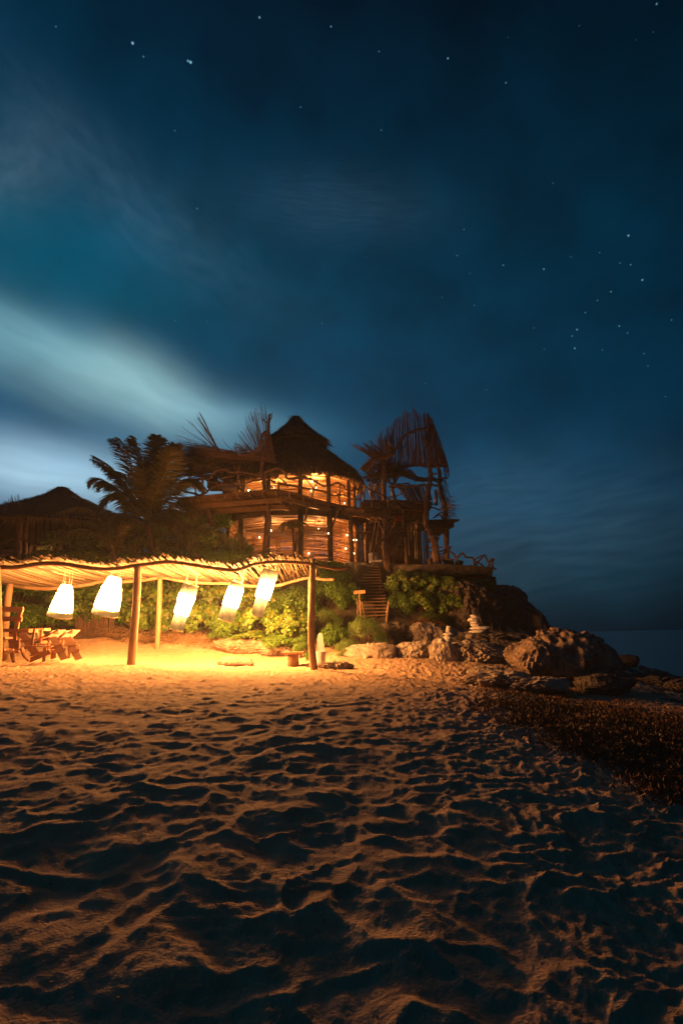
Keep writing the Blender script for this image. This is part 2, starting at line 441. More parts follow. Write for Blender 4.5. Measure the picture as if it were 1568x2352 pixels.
def sand_relief(x, y):
    r = np.sqrt(x * x + y * y)
    wx = x + .22 * noise2(x * 1.6, y * 1.6, 3) + .07 * noise2(x * 5, y * 5, 5)
    wy = y + .22 * noise2(x * 1.6 + 9, y * 1.6, 4) + .07 * noise2(x * 5, y * 5 + 7, 6)
    b1, f1, _ = worley2(wx / .31, wy / .25, 21)
    b0, _, _ = worley2(wx / .66 + 3, wy / .52, 11)
    b2, f2, _ = worley2(wx / .18 + 5, wy / .14, 41)
    b3, f3, _ = worley2(wx / .11 + 5, wy / .09, 61)
    tr = np.clip((x + .25 * y * .25 - .6) / 1.6, 0, 1)           # more trampled to the right
    tr = np.maximum(tr, np.clip((y - 8) / 6, 0, 1) * .75)
    m = noise2(x * .7, y * .7, 8) * .5 + .5
    near = np.clip(1 - (r - 2) / 4, 0, 1)
    h = .062 * b0 * np.clip(1.25 - r / 4.5, .12, 1) + .044 * b1 * (.45 + .9 * m) * (1 - .62 * tr)
    h += .034 * b2 * (.26 + 1.15 * tr + .35 * (1 - m) * (1 - near))
    h += .022 * b3 * (.05 + 1.2 * tr + .3 * np.clip(noise2(x * 1.1, y * 1.1, 10), 0, 1))
    h += .020 * noise2(x * .8, y * .8, 12) + .020 * noise2(x * 2.1, y * 2.1, 13)
    h += .012 * np.abs(noise2(x * 3.4 + 3, y * 3.4, 18)) + .010 * noise2(x * 9 + 2 * noise2(x * 3, y * 3, 20), y * 9, 17) * (.35 + .65 * tr)
    h += .014 * noise2(x * 7, y * 7, 14) * (.32 + .7 * tr) + .006 * noise2(x * 16, y * 16, 15) * (.55 + .8 * tr) + .0022 * noise2(x * 41, y * 41, 25) * np.clip(1.4 - r / 5, 0, 1)
    # streaks left by the wind
    rp = np.clip(noise2(x * .9 + 4, y * .9, 19) * 2.2 - .1, 0, 1)
    h += .0022 * rp * np.sin((y + .10 * noise2(x * 3, y * 3, 16) + x * .12) * 2 * np.pi / .06)
    return h - .05
def ground_z(x, y):
    """the finished surface of the sand and the hill"""
    x = np.asarray(x, float); y = np.asarray(y, float)
    z = zb(x, y)
    fade = np.clip(1 - (y - 20.5) / 4.0, .25, 1) * np.clip(1 - (np.abs(z - .2) - 1.2) / 1.5, .2, 1)
    far = np.clip((y - 20) / 6, 0, 1)
    return z + sand_relief(x, y) * fade + far * (.16 * noise2(x * .8, y * .8, 31) + .06 * noise2(x * 2.6, y * 2.6, 32))
# one sheet, finest near the camera
_az = np.concatenate([np.linspace(R(-178), R(-46), 90)[:-1], np.linspace(R(-46), R(46), 1050), np.linspace(R(46), R(178), 90)[1:]])
_rr = [.25]
while _rr[-1] < 75:
    r = _rr[-1]; _rr.append(r * (1.0053 if r < 26 else 1.02))
_rr = np.array(_rr)
_X = np.sin(_az)[None, :] * _rr[:, None]; _Y = np.cos(_az)[None, :] * _rr[:, None]
_Z = ground_z(_X.ravel(), _Y.ravel()).reshape(_X.shape)
nr, na = _X.shape
_i = np.arange(nr * na).reshape(nr, na)
_q = np.stack([_i[:-1, :-1], _i[1:, :-1], _i[1:, 1:], _i[:-1, 1:]], -1).reshape(-1, 4)
_V = np.stack([_X, _Y, _Z], -1).reshape(-1, 3)
_V = np.vstack([_V, [[0, 0, float(_Z[0].mean())]]])
_fan = np.stack([_i[0, 1:], _i[0, :-1], np.full(na - 1, nr * na)], -1)
me = npmesh('beach', _V, [_q, _fan], smooth=True)
beach = link('beach', me, M_SAND); me.materials.append(M_HILL)
zf = zb(_X[:-1, :-1], _Y[:-1, :-1]).ravel(); yf = _Y[:-1, :-1].ravel(); xf = _X[:-1, :-1].ravel()
edge = noise2(xf * 1.4, yf * 1.4, 77) * .35
hill = ((zf + edge > 1.15) & (yf > 19)) | ((xf > 7.5) & (zf + edge < -.9))
mi = np.zeros(len(me.polygons), np.int32); mi[:len(hill)] = hill
MI = mi
tag(beach, kind='structure')
def gz(x, y): return float(ground_z(np.array([x]), np.array([y]))[0])
def T(vx, vy, y0=2.0, y1=60.0):
    """where the line of sight through a picture point meets the ground"""
    d = ray(vx, vy); ys = np.linspace(y0, y1, 900)
    xs = CAM.x + d.x / d.y * ys; zs = CAM.z + d.z / d.y * ys
    hit = np.nonzero(zb(xs, ys) > zs)[0]
    k = hit[0] if len(hit) else len(ys) - 1
    return Vector((xs[k], ys[k], gz(xs[k], ys[k])))
def on(vx, Y):
    """ground point in the picture column vx at distance Y"""
    p = P(vx, 1460, Y); return Vector((p.x, Y, gz(p.x, Y)))
# sea out to the horizon
mb = MB()
for (x0, x1, y0, y1) in ((-4500, 4500, -300, 8000),):
    n = 8
    b = len(mb.v); mb.v += [Vector((x0, y0, -2.0)), Vector((x1, y0, -2.0)), Vector((x1, y1, -2.0)), Vector((x0, y1, -2.0))]; mb.f.append((b, b + 1, b + 2, b + 3))
sea = tag(mb.build('sea', M_SEA), kind='structure')

# ================================================================ ROCKS
def rock(name, label, vx, vy, Y, w, h, d, seed, m=M_ROCK, sub=5, amp=.28, freq=1.3, pits=.0, flute=0.0, cat='rock', group='rocks at the foot of the headland', rz=0.0, lean=(0, 0), flat=0.0):
    """w,h in picture units; d in metres"""
    c = P(vx, vy, Y); W = px(w, Y) / 2; H = px(h, Y) / 2; D = d / 2
    bm = bmesh.new(); bmesh.ops.create_icosphere(bm, subdivisions=sub, radius=1.0)
    V = np.array([v.co[:] for v in bm.verts]); Fc = np.array([[v.index for v in f.verts] for f in bm.faces]); bm.free()
    q = V * np.array([W, D, H]); s = max(min(W, H * 1.3, D), .05)
    qn = q / s
    k = 1 + amp * fbm3(qn * freq * .8 + seed * 3.1, 3, seed) + amp * .5 * fbm3(qn * freq * 2.4 + seed, 4, seed + 9, True)
    if flute:
        st = qn * np.array([2.6, 2.6, .75]) * freq
        k -= flute * np.clip(1 - worley3(st + seed, seed) * 1.6, 0, 1)
    if pits: k -= pits * np.clip(1 - worley3(qn * 3.2 * freq + seed, seed + 5) * 1.7, 0, 1)
    k += .045 * fbm3(qn * freq * 7, 4, seed + 3, True)
    q = q * k[:, None]
    # planes of fracture
    rg = np.random.default_rng(seed)
    for _ in range(5):
        n = rg.normal(size=3); n /= np.linalg.norm(n); lim = (.66 + .2 * rg.random()) * np.linalg.norm(n * np.array([W, D, H]))
        dd = q @ n; q -= n[None, :] * (np.clip(dd - lim, 0, None) * .55)[:, None]
    q[:, 0] += q[:, 2] * lean[0]; q[:, 2] += q[:, 0] * lean[1]
    if flat: q[:, 2] = np.where(q[:, 2] > H * flat, H * flat + (q[:, 2] - H * flat) * .25, q[:, 2])
    if rz: cs, sn = math.cos(rz), math.sin(rz); q[:, :2] = q[:, :2] @ np.array([[cs, sn], [-sn, cs]])
    base = (c.x, c.y, c.z - H * .9)
    q[:, 2] += H * .9
    o = link(name, npmesh(name, q, Fc, smooth=(sub < 4)), m, org=base)
    return tag(o, label, cat, group)
# headland
HL = 'dark rock masses of the headland'
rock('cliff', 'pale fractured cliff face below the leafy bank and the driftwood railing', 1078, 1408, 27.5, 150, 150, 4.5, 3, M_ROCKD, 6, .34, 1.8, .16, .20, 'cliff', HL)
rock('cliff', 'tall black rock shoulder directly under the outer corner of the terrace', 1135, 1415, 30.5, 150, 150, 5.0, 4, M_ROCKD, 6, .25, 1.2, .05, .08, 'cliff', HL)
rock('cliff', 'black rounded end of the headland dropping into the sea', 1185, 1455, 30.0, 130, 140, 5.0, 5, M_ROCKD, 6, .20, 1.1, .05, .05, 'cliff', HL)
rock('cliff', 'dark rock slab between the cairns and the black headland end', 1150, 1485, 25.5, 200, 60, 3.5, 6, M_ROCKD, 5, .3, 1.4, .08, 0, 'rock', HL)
# foot of the headland
rock('boulder', 'pale smooth boulder half buried in sand beside the round pale bush', 852, 1507, 20.3, 128, 56, 1.3, 11, M_ROCKP, 6, .26, 1.2, .05, .05, 'boulder')
rock('boulder', 'sloping pale boulder between the smooth boulder and the split rock', 945, 1509, 20.8, 116, 58, 1.6, 12, M_ROCKP, 6, .28, 1.3, .06, .06, 'boulder', lean=(0, .12))
rock('boulder', 'upright split rock face streaked with cream under the left cairn', 1016, 1505, 20.2, 70, 78, 1.2, 13, M_ROCKP, 5, .22, 1.2, .05, .22, 'boulder')
rock('boulder', 'pitted brown rock ledge carrying the small cairn', 1085, 1508, 20.6, 150, 70, 2.0, 14, M_ROCK, 6, .30, 1.6, .22, .05, 'boulder')
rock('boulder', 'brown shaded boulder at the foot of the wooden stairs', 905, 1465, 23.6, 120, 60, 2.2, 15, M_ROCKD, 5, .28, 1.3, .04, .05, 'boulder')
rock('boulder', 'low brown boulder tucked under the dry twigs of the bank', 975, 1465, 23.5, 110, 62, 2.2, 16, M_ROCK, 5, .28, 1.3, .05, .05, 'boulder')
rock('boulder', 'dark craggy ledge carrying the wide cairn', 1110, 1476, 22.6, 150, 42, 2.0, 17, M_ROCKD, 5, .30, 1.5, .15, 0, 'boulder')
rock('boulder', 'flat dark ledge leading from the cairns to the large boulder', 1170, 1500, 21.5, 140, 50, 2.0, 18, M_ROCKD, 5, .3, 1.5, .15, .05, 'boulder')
rock('boulder', 'largest boulder, brown and deeply fluted, standing before the sea', 1302, 1512, 17.5, 245, 116, 2.1, 22, M_ROCKB, 6, .24, 1.5, .14, .36, 'boulder', lean=(0, -.10))
rock('boulder', 'smooth tan shoulder rock leaning on the left end of the largest boulder', 1232, 1508, 17.2, 100, 78, 1.3, 24, M_ROCKB, 6, .26, 1.5, .08, .15, 'boulder', lean=(.12, .1))
rock('rock', 'dark rock lying right behind the largest boulder at the water', 1372, 1520, 21, 110, 60, 1.6, 25, M_ROCKD, 5, .25, 1.2, .06, .05)
rock('rock', 'small dark rock standing alone against the sea', 1438, 1518, 24, 58, 26, .9, 26, M_ROCKD, 4, .25, 1.2, .05, 0)
rock('rock', 'low black shore rocks right of the largest boulder', 1470, 1570, 21, 150, 40, 2.0, 27, M_ROCKD, 5, .3, 1.5, .1, 0)
rock('rock', 'black shore rock cut by the edge of the picture above the sand', 1560, 1576, 20, 90, 34, 1.5, 28, M_ROCKD, 5, .3, 1.5, .1, 0)
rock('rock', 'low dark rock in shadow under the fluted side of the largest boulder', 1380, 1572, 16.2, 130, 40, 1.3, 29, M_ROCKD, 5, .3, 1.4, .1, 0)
rock('rock', 'small ridged rock among the ground cover at the right edge', 1552, 1668, 10.6, 78, 34, .5, 30, M_ROCK, 5, .25, 1.6, .05, .25)
rock('rock', 'broken brown rock shelf between trampled sand and ground cover', 1150, 1560, 16.2, 160, 34, 1.4, 31, M_ROCK, 5, .3, 1.8, .15, 0)
rock('rock', 'brown rock patch rising through trampled sand left of the shelf', 1118, 1545, 17.4, 84, 26, 1.0, 32, M_ROCK, 5, .3, 1.8, .1, 0)
rock('rock', 'low stony shelf in front of the largest boulder', 1235, 1572, 15.6, 150, 30, 1.2, 33, M_ROCK, 5, .3, 1.8, .15, 0)
# stones beneath and beside the pergola
rock('rock', 'dark jagged rock on the sand at the foot of the end post', 768, 1532, 17.6, 82, 22, .6, 41, M_ROCK, 5, .35, 2.0, .25, 0, group='rocks near the pergola')
rock('rock', 'tan rounded stone alone on the bright sand under the pergola', 540, 1522, 18.6, 80, 24, .6, 42, M_ROCKP, 5, .22, 1.2, .06, 0, group='rocks near the pergola')
rock('rock', 'long brown rock outcrop below the sea grape behind the pergola', 555, 1486, 22.2, 140, 40, 1.2, 43, M_ROCKB, 5, .28, 1.6, .1, .05, group='rocks near the pergola')
rock('rock', 'rock outcrop end reaching behind the log table', 640, 1492, 21.6, 90, 34, 1.0, 44, M_ROCK, 5, .28, 1.6, .1, .05, group='rocks near the pergola')
# small loose stones lying on the ledges
_small = [(1135, 1500, 21.0, 22, 13, 'round pale stone resting on the pitted ledge'), (1122, 1478, 22.0, 20, 12, 'pointed pale stone beside the wide cairn'),
          (1063, 1490, 20.4, 40, 20, 'flat pale stone lying on top of the pitted ledge'), (1148, 1470, 22.0, 20, 12, 'pale lump on the ledge between cairn and headland'),
          (1100, 1515, 19.8, 24, 18, 'brown knob in the middle of the pitted ledge'), (1170, 1478, 22.0, 26, 12, 'grey stone nearest the black headland end'),
          (1080, 1462, 22.0, 22, 14, 'grey stone leaning under the wide cairn'), (1012, 1486, 20.0, 18, 36, 'pale triangular stone standing on its point by the left cairn'),
          (1200, 1512, 19.0, 30, 14, 'low stone between the ledge and the largest boulder'), (930, 1492, 21.8, 40, 22, 'brown block behind the sloping pale boulder')]
for k, (vx, vy, Y, w, h, lb) in enumerate(_small):
    rock('stone', lb, vx, vy, Y, w, h, px(w, Y) * .9, 60 + k, M_PEBBLE if 'pale' in lb else M_ROCK, 4, .18, 1.0, 0, 0, 'stone', 'loose stones on the ledges')
# the two cairns: every stone is a thing
def cairn(stones, Y, seed, words):
    for k, ((vx, vy, w, h), wd) in enumerate(zip(stones, words)):
        rock('cairn_stone', wd, vx, vy, Y, w, h, px(w, Y) * .75, seed + k, M_PEBBLE, 4, .13, .9, 0, 0, 'stone', 'balanced stones of the cairns')
cairn([(1028, 1465.5, 17, 16), (1029, 1456.5, 22, 7.5), (1028.5, 1450, 11, 6.5), (1029.5, 1445, 13, 6), (1029, 1440, 11, 5)], 20.6, 80,
      ['wedge shaped bottom stone of the narrow left cairn', 'wide flat second stone of the narrow left cairn', 'small third stone of the narrow left cairn',
       'small fourth stone of the narrow left cairn', 'tiny top stone of the narrow left cairn'])
cairn([(1098, 1451, 42, 9), (1103, 1443, 46, 9), (1090, 1436, 20, 8), (1090, 1430.5, 22, 6.5), (1086, 1424, 27, 10), (1091, 1417.5, 20, 6), (1086, 1414, 15, 4.5)], 22.4, 90,
      ['lumpy bottom stone of the wide right cairn', 'long flat slab second from the bottom of the right cairn', 'squat third stone of the right cairn',
       'thin fourth stone of the right cairn', 'large rounded fifth stone overhanging the right cairn', 'flat sixth stone near the top of the right cairn', 'small dark topmost stone of the right cairn'])

# ================================================================ PERGOLA
PG = thing('pergola', 'long beach pergola with wavy log beam and stick roof over the bright sand', 'pergola', (on(301, 17)[:]))
YF, YB = 17.0, 21.8
front = [(-260, 1300), (-120, 1306), (0, 1303), (38, 1303), (72, 1298), (110, 1294), (154, 1296.5), (192, 1303), (231, 1307), (269, 1306), (307, 1300), (346, 1295), (390, 1291),
         (446, 1298), (490, 1305), (534, 1309.5), (560, 1305), (584, 1296), (622, 1291), (666, 1291), (716, 1295.6), (748, 1302), (777, 1307), (800, 1302)]
mb = MB(); fp = smooth([P(x, y, YF) for x, y in front], 4)
mb.tube(fp, [(.075 - .03 * i / len(fp)) * random.uniform(.93, 1.07) for i in range(len(fp))], 10)
mb.build('front_beam', M_BEAM, PG, smooth=True)
back = [(-200, 1335), (-60, 1326), (0, 1335), (38, 1346), (102, 1352), (154, 1348), (205, 1342), (231, 1336), (282, 1336), (333, 1332), (364, 1327), (384, 1328), (417, 1334), (475, 1339.5),
        (525, 1340), (575, 1346), (636, 1345), (666, 1337), (710, 1327), (742, 1331), (767, 1331)]
mb = MB(); bp = smooth([P(x, y, YB) for x, y in back], 4)
mb.tube(bp, [(.078 - .025 * i / len(bp)) * random.uniform(.93, 1.07) for i in range(len(bp))], 9)
mb.build('back_beam', M_LOG, PG, smooth=True)
def curve_z(pts, x):
    xs = [p.x for p in pts]; zs = [p.z for p in pts]; return float(np.interp(x, xs, zs))
mb = MB(); x = -12.2
while x < -.88:
    zf_ = curve_z(fp, x) + .10; u = (x + 12.2) / 11.3
    xb = x * 1.0 + random.uniform(-.08, .08) - .0
    zk = curve_z(bp, xb) + .085
    over = random.uniform(.14, .30) + (.18 if random.random() < .12 else 0)
    p1 = Vector((xb, YB + random.uniform(.02, .3), zk)); p0 = Vector((x, YF, zf_)); dd = (p0 - p1).normalized()
    p0 = p0 + dd * over + Vector((random.uniform(-.05, .05), 0, random.uniform(-.01, .04) + over * .26))
    n = 6; amp = random.uniform(.01, .05); ph = random.random() * 6; r = random.uniform(.022, .034)
    pts = [p0.lerp(p1, i / n) + Vector((math.sin(ph + i * 1.5) * amp, 0, math.cos(ph * 2 + i * 1.7) * amp * .35 - .06 * math.sin(math.pi * i / n))) for i in range(n + 1)]
    mb.tube(pts, [r * random.uniform(.85, 1.15) for _ in pts], 6)
    x += random.uniform(.062, .098) * (1.5 if random.random() < .08 else 1)
for k in range(120):  # extra upper layer of sticks, added to block lantern light leaking upward
    x = random.uniform(-12.2, -1.0); a_ = Vector((x, YF + random.uniform(.05, .4), curve_z(fp, x) + .15)); xb = x + random.uniform(-.3, .3)
    b_ = Vector((xb, YB + random.uniform(-.1, .3), curve_z(bp, xb) + .135)); mb.stick(a_, b_, .03, .006, 5, 5, .8)
mb.build('stick_roof', M_STICK, PG)
# wire ties along the front beam
mb = MB()
for p in fp[::1]:
    pass
def post(vpts, Y, r0, r1, foot=.3, name='post', m=M_LOG):
    mb = MB(); pts = smooth([P(x, y, Y) for x, y in vpts], 5); e = pts[-1].copy(); e.z -= foot; pts.append(e)
    k = len(pts); mb.tube(pts, [(r0 + (r1 - r0) * i / k) * random.uniform(.96, 1.05) for i in range(k)], 12)
    return mb.build(name, m, PG, smooth=True)
post([(317, 1300), (314, 1370), (308, 1450), (302, 1524)], YF, .108, .128)
post([(718, 1294), (717, 1370), (714, 1440), (716, 1490), (721, 1536)], YF + .02, .085, .112)
post([(-6, 1303), (-3, 1400), (-2, 1480), (-5, 1532)], 16.6, .09, .10)
post([(368, 1326), (366, 1400), (361, 1489)], YB, .092, .088)
post([(24, 1338), (16, 1400), (8, 1500)], YB - .6, .12, .135)
post([(711, 1330), (710, 1400), (711, 1508)], 20.8, .05, .06)
# side rail log at the right end of the roof
mb = MB(); branch(mb, [(706, 1328), (735, 1330), (767, 1331)], [YB - .1, YB - .2, YB - .3], .05, .045); 
# ================================================================ LANTERNS
def lantern(label, axis, Y, r, ropes, splay=.0, seed=0):
    """axis: top and bottom centre in the picture; r: list of (t, radius in picture units)"""
    (x0, y0), (x1, y1) = axis
    a = P(x0, y0, Y); b = P(x1, y1, Y + .15)
    root = thing('lantern', label, 'lantern', tuple(a), 'paper lanterns hanging from the pergola')
    ax = (b - a); L = ax.length; t = ax.normalized(); u = Vector((0, 1, 0)).cross(t).normalized(); w = t.cross(u)
    rg = random.Random(seed); SEG = 20
    # shade in tiers, each its own cloth drum
    dz = ax.z; HOT = M_HOT if L < 1.25 else M_HOT2; DIM = paper('dim_paper', dz * 1.0, dz * r[-1][0]); NECK = paper('neck_paper', .0, dz * r[0][2])
    def drum(t0, t1, ra, rb):
        mb = MB(); nn = 5; bs = 0
        for i in range(nn + 1):
            q = i / nn; rr = px(ra + (rb - ra) * q, Y) * (1 + .04 * math.sin(math.pi * q)); c = a + ax * (t0 + (t1 - t0) * q)
            for k in range(SEG):
                an = 2 * math.pi * k / SEG; wr = 1 + .035 * math.sin(an * 5 + seed) + .02 * math.sin(an * 9 + i)
                mb.v.append(c + (u * math.cos(an) + w * math.sin(an)) * rr * wr)
        for i in range(nn):
            for k in range(SEG):
                k2 = (k + 1) % SEG; mb.f.append((i * SEG + k, i * SEG + k2, (i + 1) * SEG + k2, (i + 1) * SEG + k))
        return mb
    for i_, (t0, ra, t1, rb) in enumerate(r):
        drum(t0, t1, ra, rb).build('shade', DIM if i_ == len(r) - 1 else NECK if (i_ == 0 and len(r) > 2 and L > 1.25) else HOT, root, smooth=True)
    for (t0, ra, t1, rb) in r:
        for tt, rr in ((t0, ra), (t1, rb)):
            c = a + ax * tt; pts = [c + (u * math.cos(2 * math.pi * k / 16) + w * math.sin(2 * math.pi * k / 16)) * px(rr, Y) * 1.03 for k in range(17)]
            mb = MB(); mb.tube(pts, .011, 4, cap=False); mb.build('hoop', M_LOG, root)
    hook = a + Vector((.03, 0, 0))
    zc = None
    for k in range(4):
        an = 2 * math.pi * k / 4 + .6
        s0 = a + (u * math.cos(an) + w * math.sin(an)) * px(r[0][1], Y) * .95
        q = (Y - YF) / (YB - YF); top = Vector((s0.x + ropes[k % len(ropes)] * .02, s0.y, 0)); top.z = curve_z(fp, top.x) * (1 - q) + curve_z(bp, top.x) * q + .05
        mb = MB(); mb.tube([s0, s0.lerp(top, .5) + Vector((.01, 0, 0)), top], .006, 4); mb.build('cord', M_ROPE, root)
    return root
# lantern paper, brightest at the height of the bulb inside
def paper(nm, zlo, zhi):
    """paper far from the bulb: amber at its free edge, bright where it meets the lit drum"""
    m = bpy.data.materials.new(nm); m.use_nodes = True; t = m.node_tree; t.nodes.clear(); N = t.nodes.new; K = t.links.new
    e = N('ShaderNodeEmission'); o = N('ShaderNodeOutputMaterial'); tc = N('ShaderNodeTexCoord'); sp = N('ShaderNodeSeparateXYZ'); mr = N('ShaderNodeMapRange')
    K(tc.outputs['Object'], sp.inputs[0]); K(sp.outputs[2], mr.inputs[0])
    mr.inputs[1].default_value = zlo; mr.inputs[2].default_value = zhi; mr.inputs[3].default_value = 0.0; mr.inputs[4].default_value = 1.0
    pw = N('ShaderNodeMath'); pw.operation = 'POWER'; pw.inputs[1].default_value = 3.0; K(mr.outputs[0], pw.inputs[0])
    nz = N('ShaderNodeTexNoise'); nz.inputs['Scale'].default_value = 9.0; mp = N('ShaderNodeMapping'); mp.inputs['Scale'].default_value = (1, 1, .3); K(tc.outputs['Object'], mp.inputs[0]); K(mp.outputs[0], nz.inputs['Vector'])
    ad = N('ShaderNodeMath'); ad.operation = 'MULTIPLY_ADD'; ad.inputs[1].default_value = 8.0; ad.inputs[2].default_value = .45; K(pw.outputs[0], ad.inputs[0])
    ml = N('ShaderNodeMath'); ml.operation = 'MULTIPLY'; K(ad.outputs[0], ml.inputs[0]); m2 = N('ShaderNodeMath'); m2.operation = 'MULTIPLY_ADD'; m2.inputs[1].default_value = 1.6; m2.inputs[2].default_value = .2; K(nz.outputs[0], m2.inputs[0]); K(m2.outputs[0], ml.inputs[1])
    e.inputs[0].default_value = (1, .46, .11, 1); K(ml.outputs[0], e.inputs[1]); K(e.outputs[0], o.inputs[0]); return m
M_HOT = emit('lantern_paper', WARM, LANTERN); M_HOT2 = emit('bright_lantern_paper', WARM, LANTERN * 4.8)
lantern('squat bell lantern hanging between the furniture and the thick left post', ((154, 1344), (137, 1415)), 18.6, [(0, 11, .24, 16), (.26, 16.5, .84, 24.2), (.84, 24.2, 1.0, 27)], [0, 1, -1, 2], seed=1)
lantern('large lit lantern just left of the thick left post', ((264, 1326), (241, 1412)), 18.0, [(0, 13.5, .20, 17), (.21, 18.5, .34, 22), (.36, 23, .84, 26.8), (.84, 26.8, 1.0, 28)], [0, 1, -1, 2], seed=2)
lantern('long tiered lantern right of the slim back post', ((439, 1343), (405, 1446)), 18.6, [(0, 17, .20, 18), (.22, 18, .40, 17.5), (.42, 16, .66, 16), (.68, 14, 1.0, 14.5)], [1, -1, 2, 0], seed=3)
lantern('tilted lantern above the long rock outcrop, fourth from the left', ((547, 1337), (518, 1424)), 18.8, [(0, 13, .14, 16), (.16, 17, .64, 17), (.64, 17, 1.0, 17)], [0, 2, -1, 1], seed=4)
lantern('tilted lantern nearest the end post, hung highest under the roof', ((622, 1308), (590, 1414)), 17.9, [(0, 18, .22, 18.5), (.24, 17, .62, 16), (.64, 14, 1.0, 13)], [1, 0, -1, 2], seed=5)

# ================================================================ STAIRS, SIGN
def S(vx, vy, Y): return P(vx, vy, Y)
ST = thing('wooden_stairs', 'open wooden plank stairs climbing through the bushes to the house', 'stairs', tuple(on(860, 24.4)))
NS = 17
s0 = P(861, 1414, 24.5); s1 = P(842, 1303, 28.4)
for side in (-.52, 0.05, .52):
    mb = MB(); mb.bar(s0 + Vector((side, 0, -.12)), s1 + Vector((side, 0, -.12)), .07, .16); mb.build('stringer', M_DARK, ST)
for k in range(NS):
    p = s0.lerp(s1, k / (NS - 1)); mb = MB()
    mb.box(p + Vector((random.uniform(-.03, .03), 0, 0)), (1.22 + random.uniform(-.06, .06), .26, .05), Matrix.Rotation(random.uniform(-.02, .02), 3, 'Y'))
    mb.build('tread', M_PLANK, ST)
mb = MB(); branch(mb, [(893, 1380), (890, 1400), (887, 1425), (888, 1452)], 24.3, .045, .04); mb.build('newel_post', M_LOG, ST)
mb = MB(); branch(mb, [(831, 1381), (834, 1400), (839, 1426)], 24.3, .03, .025); mb.build('newel_post', M_LOG, ST)
SG = thing('sign', 'small wooden sign with two rows of faded lettering left of the stairs', 'sign', tuple(on(827, 24)))
mb = MB(); branch(mb, [(826, 1365), (826.5, 1385), (828, 1415)], 24.05, .04, .035); mb.build('post', M_LOG, SG)
mb = MB(); branch(mb, [(820, 1376), (821, 1395), (821, 1414)], 24.15, .03, .03); mb.build('brace', M_LOG, SG)
a, b = P(812, 1361, 24), P(838, 1359, 24); mb = MB(); mb.bar(a, b, .03, .135); board = mb.build('board', M_SIGN, SG)
mb = MB()
for row, (n, zz, x0, x1) in enumerate(((11, .030, .06, .88), (9, -.032, .10, .66))):
    for k in range(n):
        t = x0 + (x1 - x0) * k / (n - 1); c = a.lerp(b, t) + Vector((0, -.018, zz))
        for _ in range(3):
            o = Vector((random.uniform(-.010, .010), -.002, random.uniform(-.008, .008)))
            if random.random() < .55: mb.box(c + o, (.006, .004, .034))
            else: mb.box(c + o, (.022, .004, .006))
mb.build('lettering', M_PAINT, board)
# ================================================================ THE HOUSE ON THE HEADLAND
HX, HY = P(672, 1200, 32).x, 32.0
ZG, ZD, ZE = 4.50, 7.90, 9.25         # ground floor, deck, eaves
RW = 3.62
H = thing('beach_house', 'two storey round stick and thatch house with lit reed walls on the headland', 'house', (HX, HY, ZG))
def hp(a, r, z): a = R(a); return Vector((HX + r * math.sin(a), HY - r * math.cos(a), z))
ANG = [-42.6, -15.7, 11.5, 37, 64.5, 92, 119, 146, 173, 200, 227, 254, 281.5]   # -70
ANG = [-69.5] + ANG[:-1]
def reed_wall(p0, p1, z0, z1, name='reed_screen', m=M_REED, step=.052, vert=False, skip=.10, lean=0.0, tilt=0.0, r=.016, gap=.1):
    mb = MB(); p0 = Vector(p0); p1 = Vector(p1); d = p1 - p0; L = d.length; nrm = Vector((d.y, -d.x, 0)).normalized()
    if not vert:
        z = z0
        while z < z1:
            if random.random() > skip:
                a = Vector((p0.x, p0.y, z + tilt * L * .5)); b = Vector((p1.x, p1.y, z - tilt * L * .5))
                n = 5; ph = random.random() * 6; am = random.uniform(.002, .014)
                pts = [a.lerp(b, i / n) + Vector((0, 0, math.sin(ph + i * 1.3) * am)) + nrm * random.uniform(-.012, .012) for i in range(n + 1)]
                pts = [Vector((p.x, p.y, min(max(p.z, z0), z1))) for p in pts]
                mb.tube(pts, r * random.uniform(.7, 1.15), 5, cap=False)
            z += step * random.uniform(.55, 1.0) * (random.uniform(1.6, 2.6) if random.random() < gap else 1)
        for t in ((.18, .5, .82) if L > 1 else (.5,)):
            a = p0.lerp(p1, t); mb.tube([Vector((a.x, a.y, z0)) - nrm * .02, Vector((a.x, a.y, z1)) - nrm * .02], .012, 5)
    else:
        s = 0.02
        while s < L:
            if random.random() > skip:
                a = p0.lerp(p1, s / L); b = p0.lerp(p1, min(max((s + lean) / L, 0), 1.0)) if lean else a
                mb.stick((a.x, a.y, z0), (b.x, b.y, z1), r, .008, 5, 3, .85)
            s += step * random.uniform(.8, 1.25)
        for zz in (z0 + .25 * (z1 - z0), z0 + .8 * (z1 - z0)):
            mb.tube([Vector((p0.x, p0.y, zz)) + nrm * .02, Vector((p1.x, p1.y, zz)) + nrm * .02], .014, 5)
    return mb.build(name, m, H)
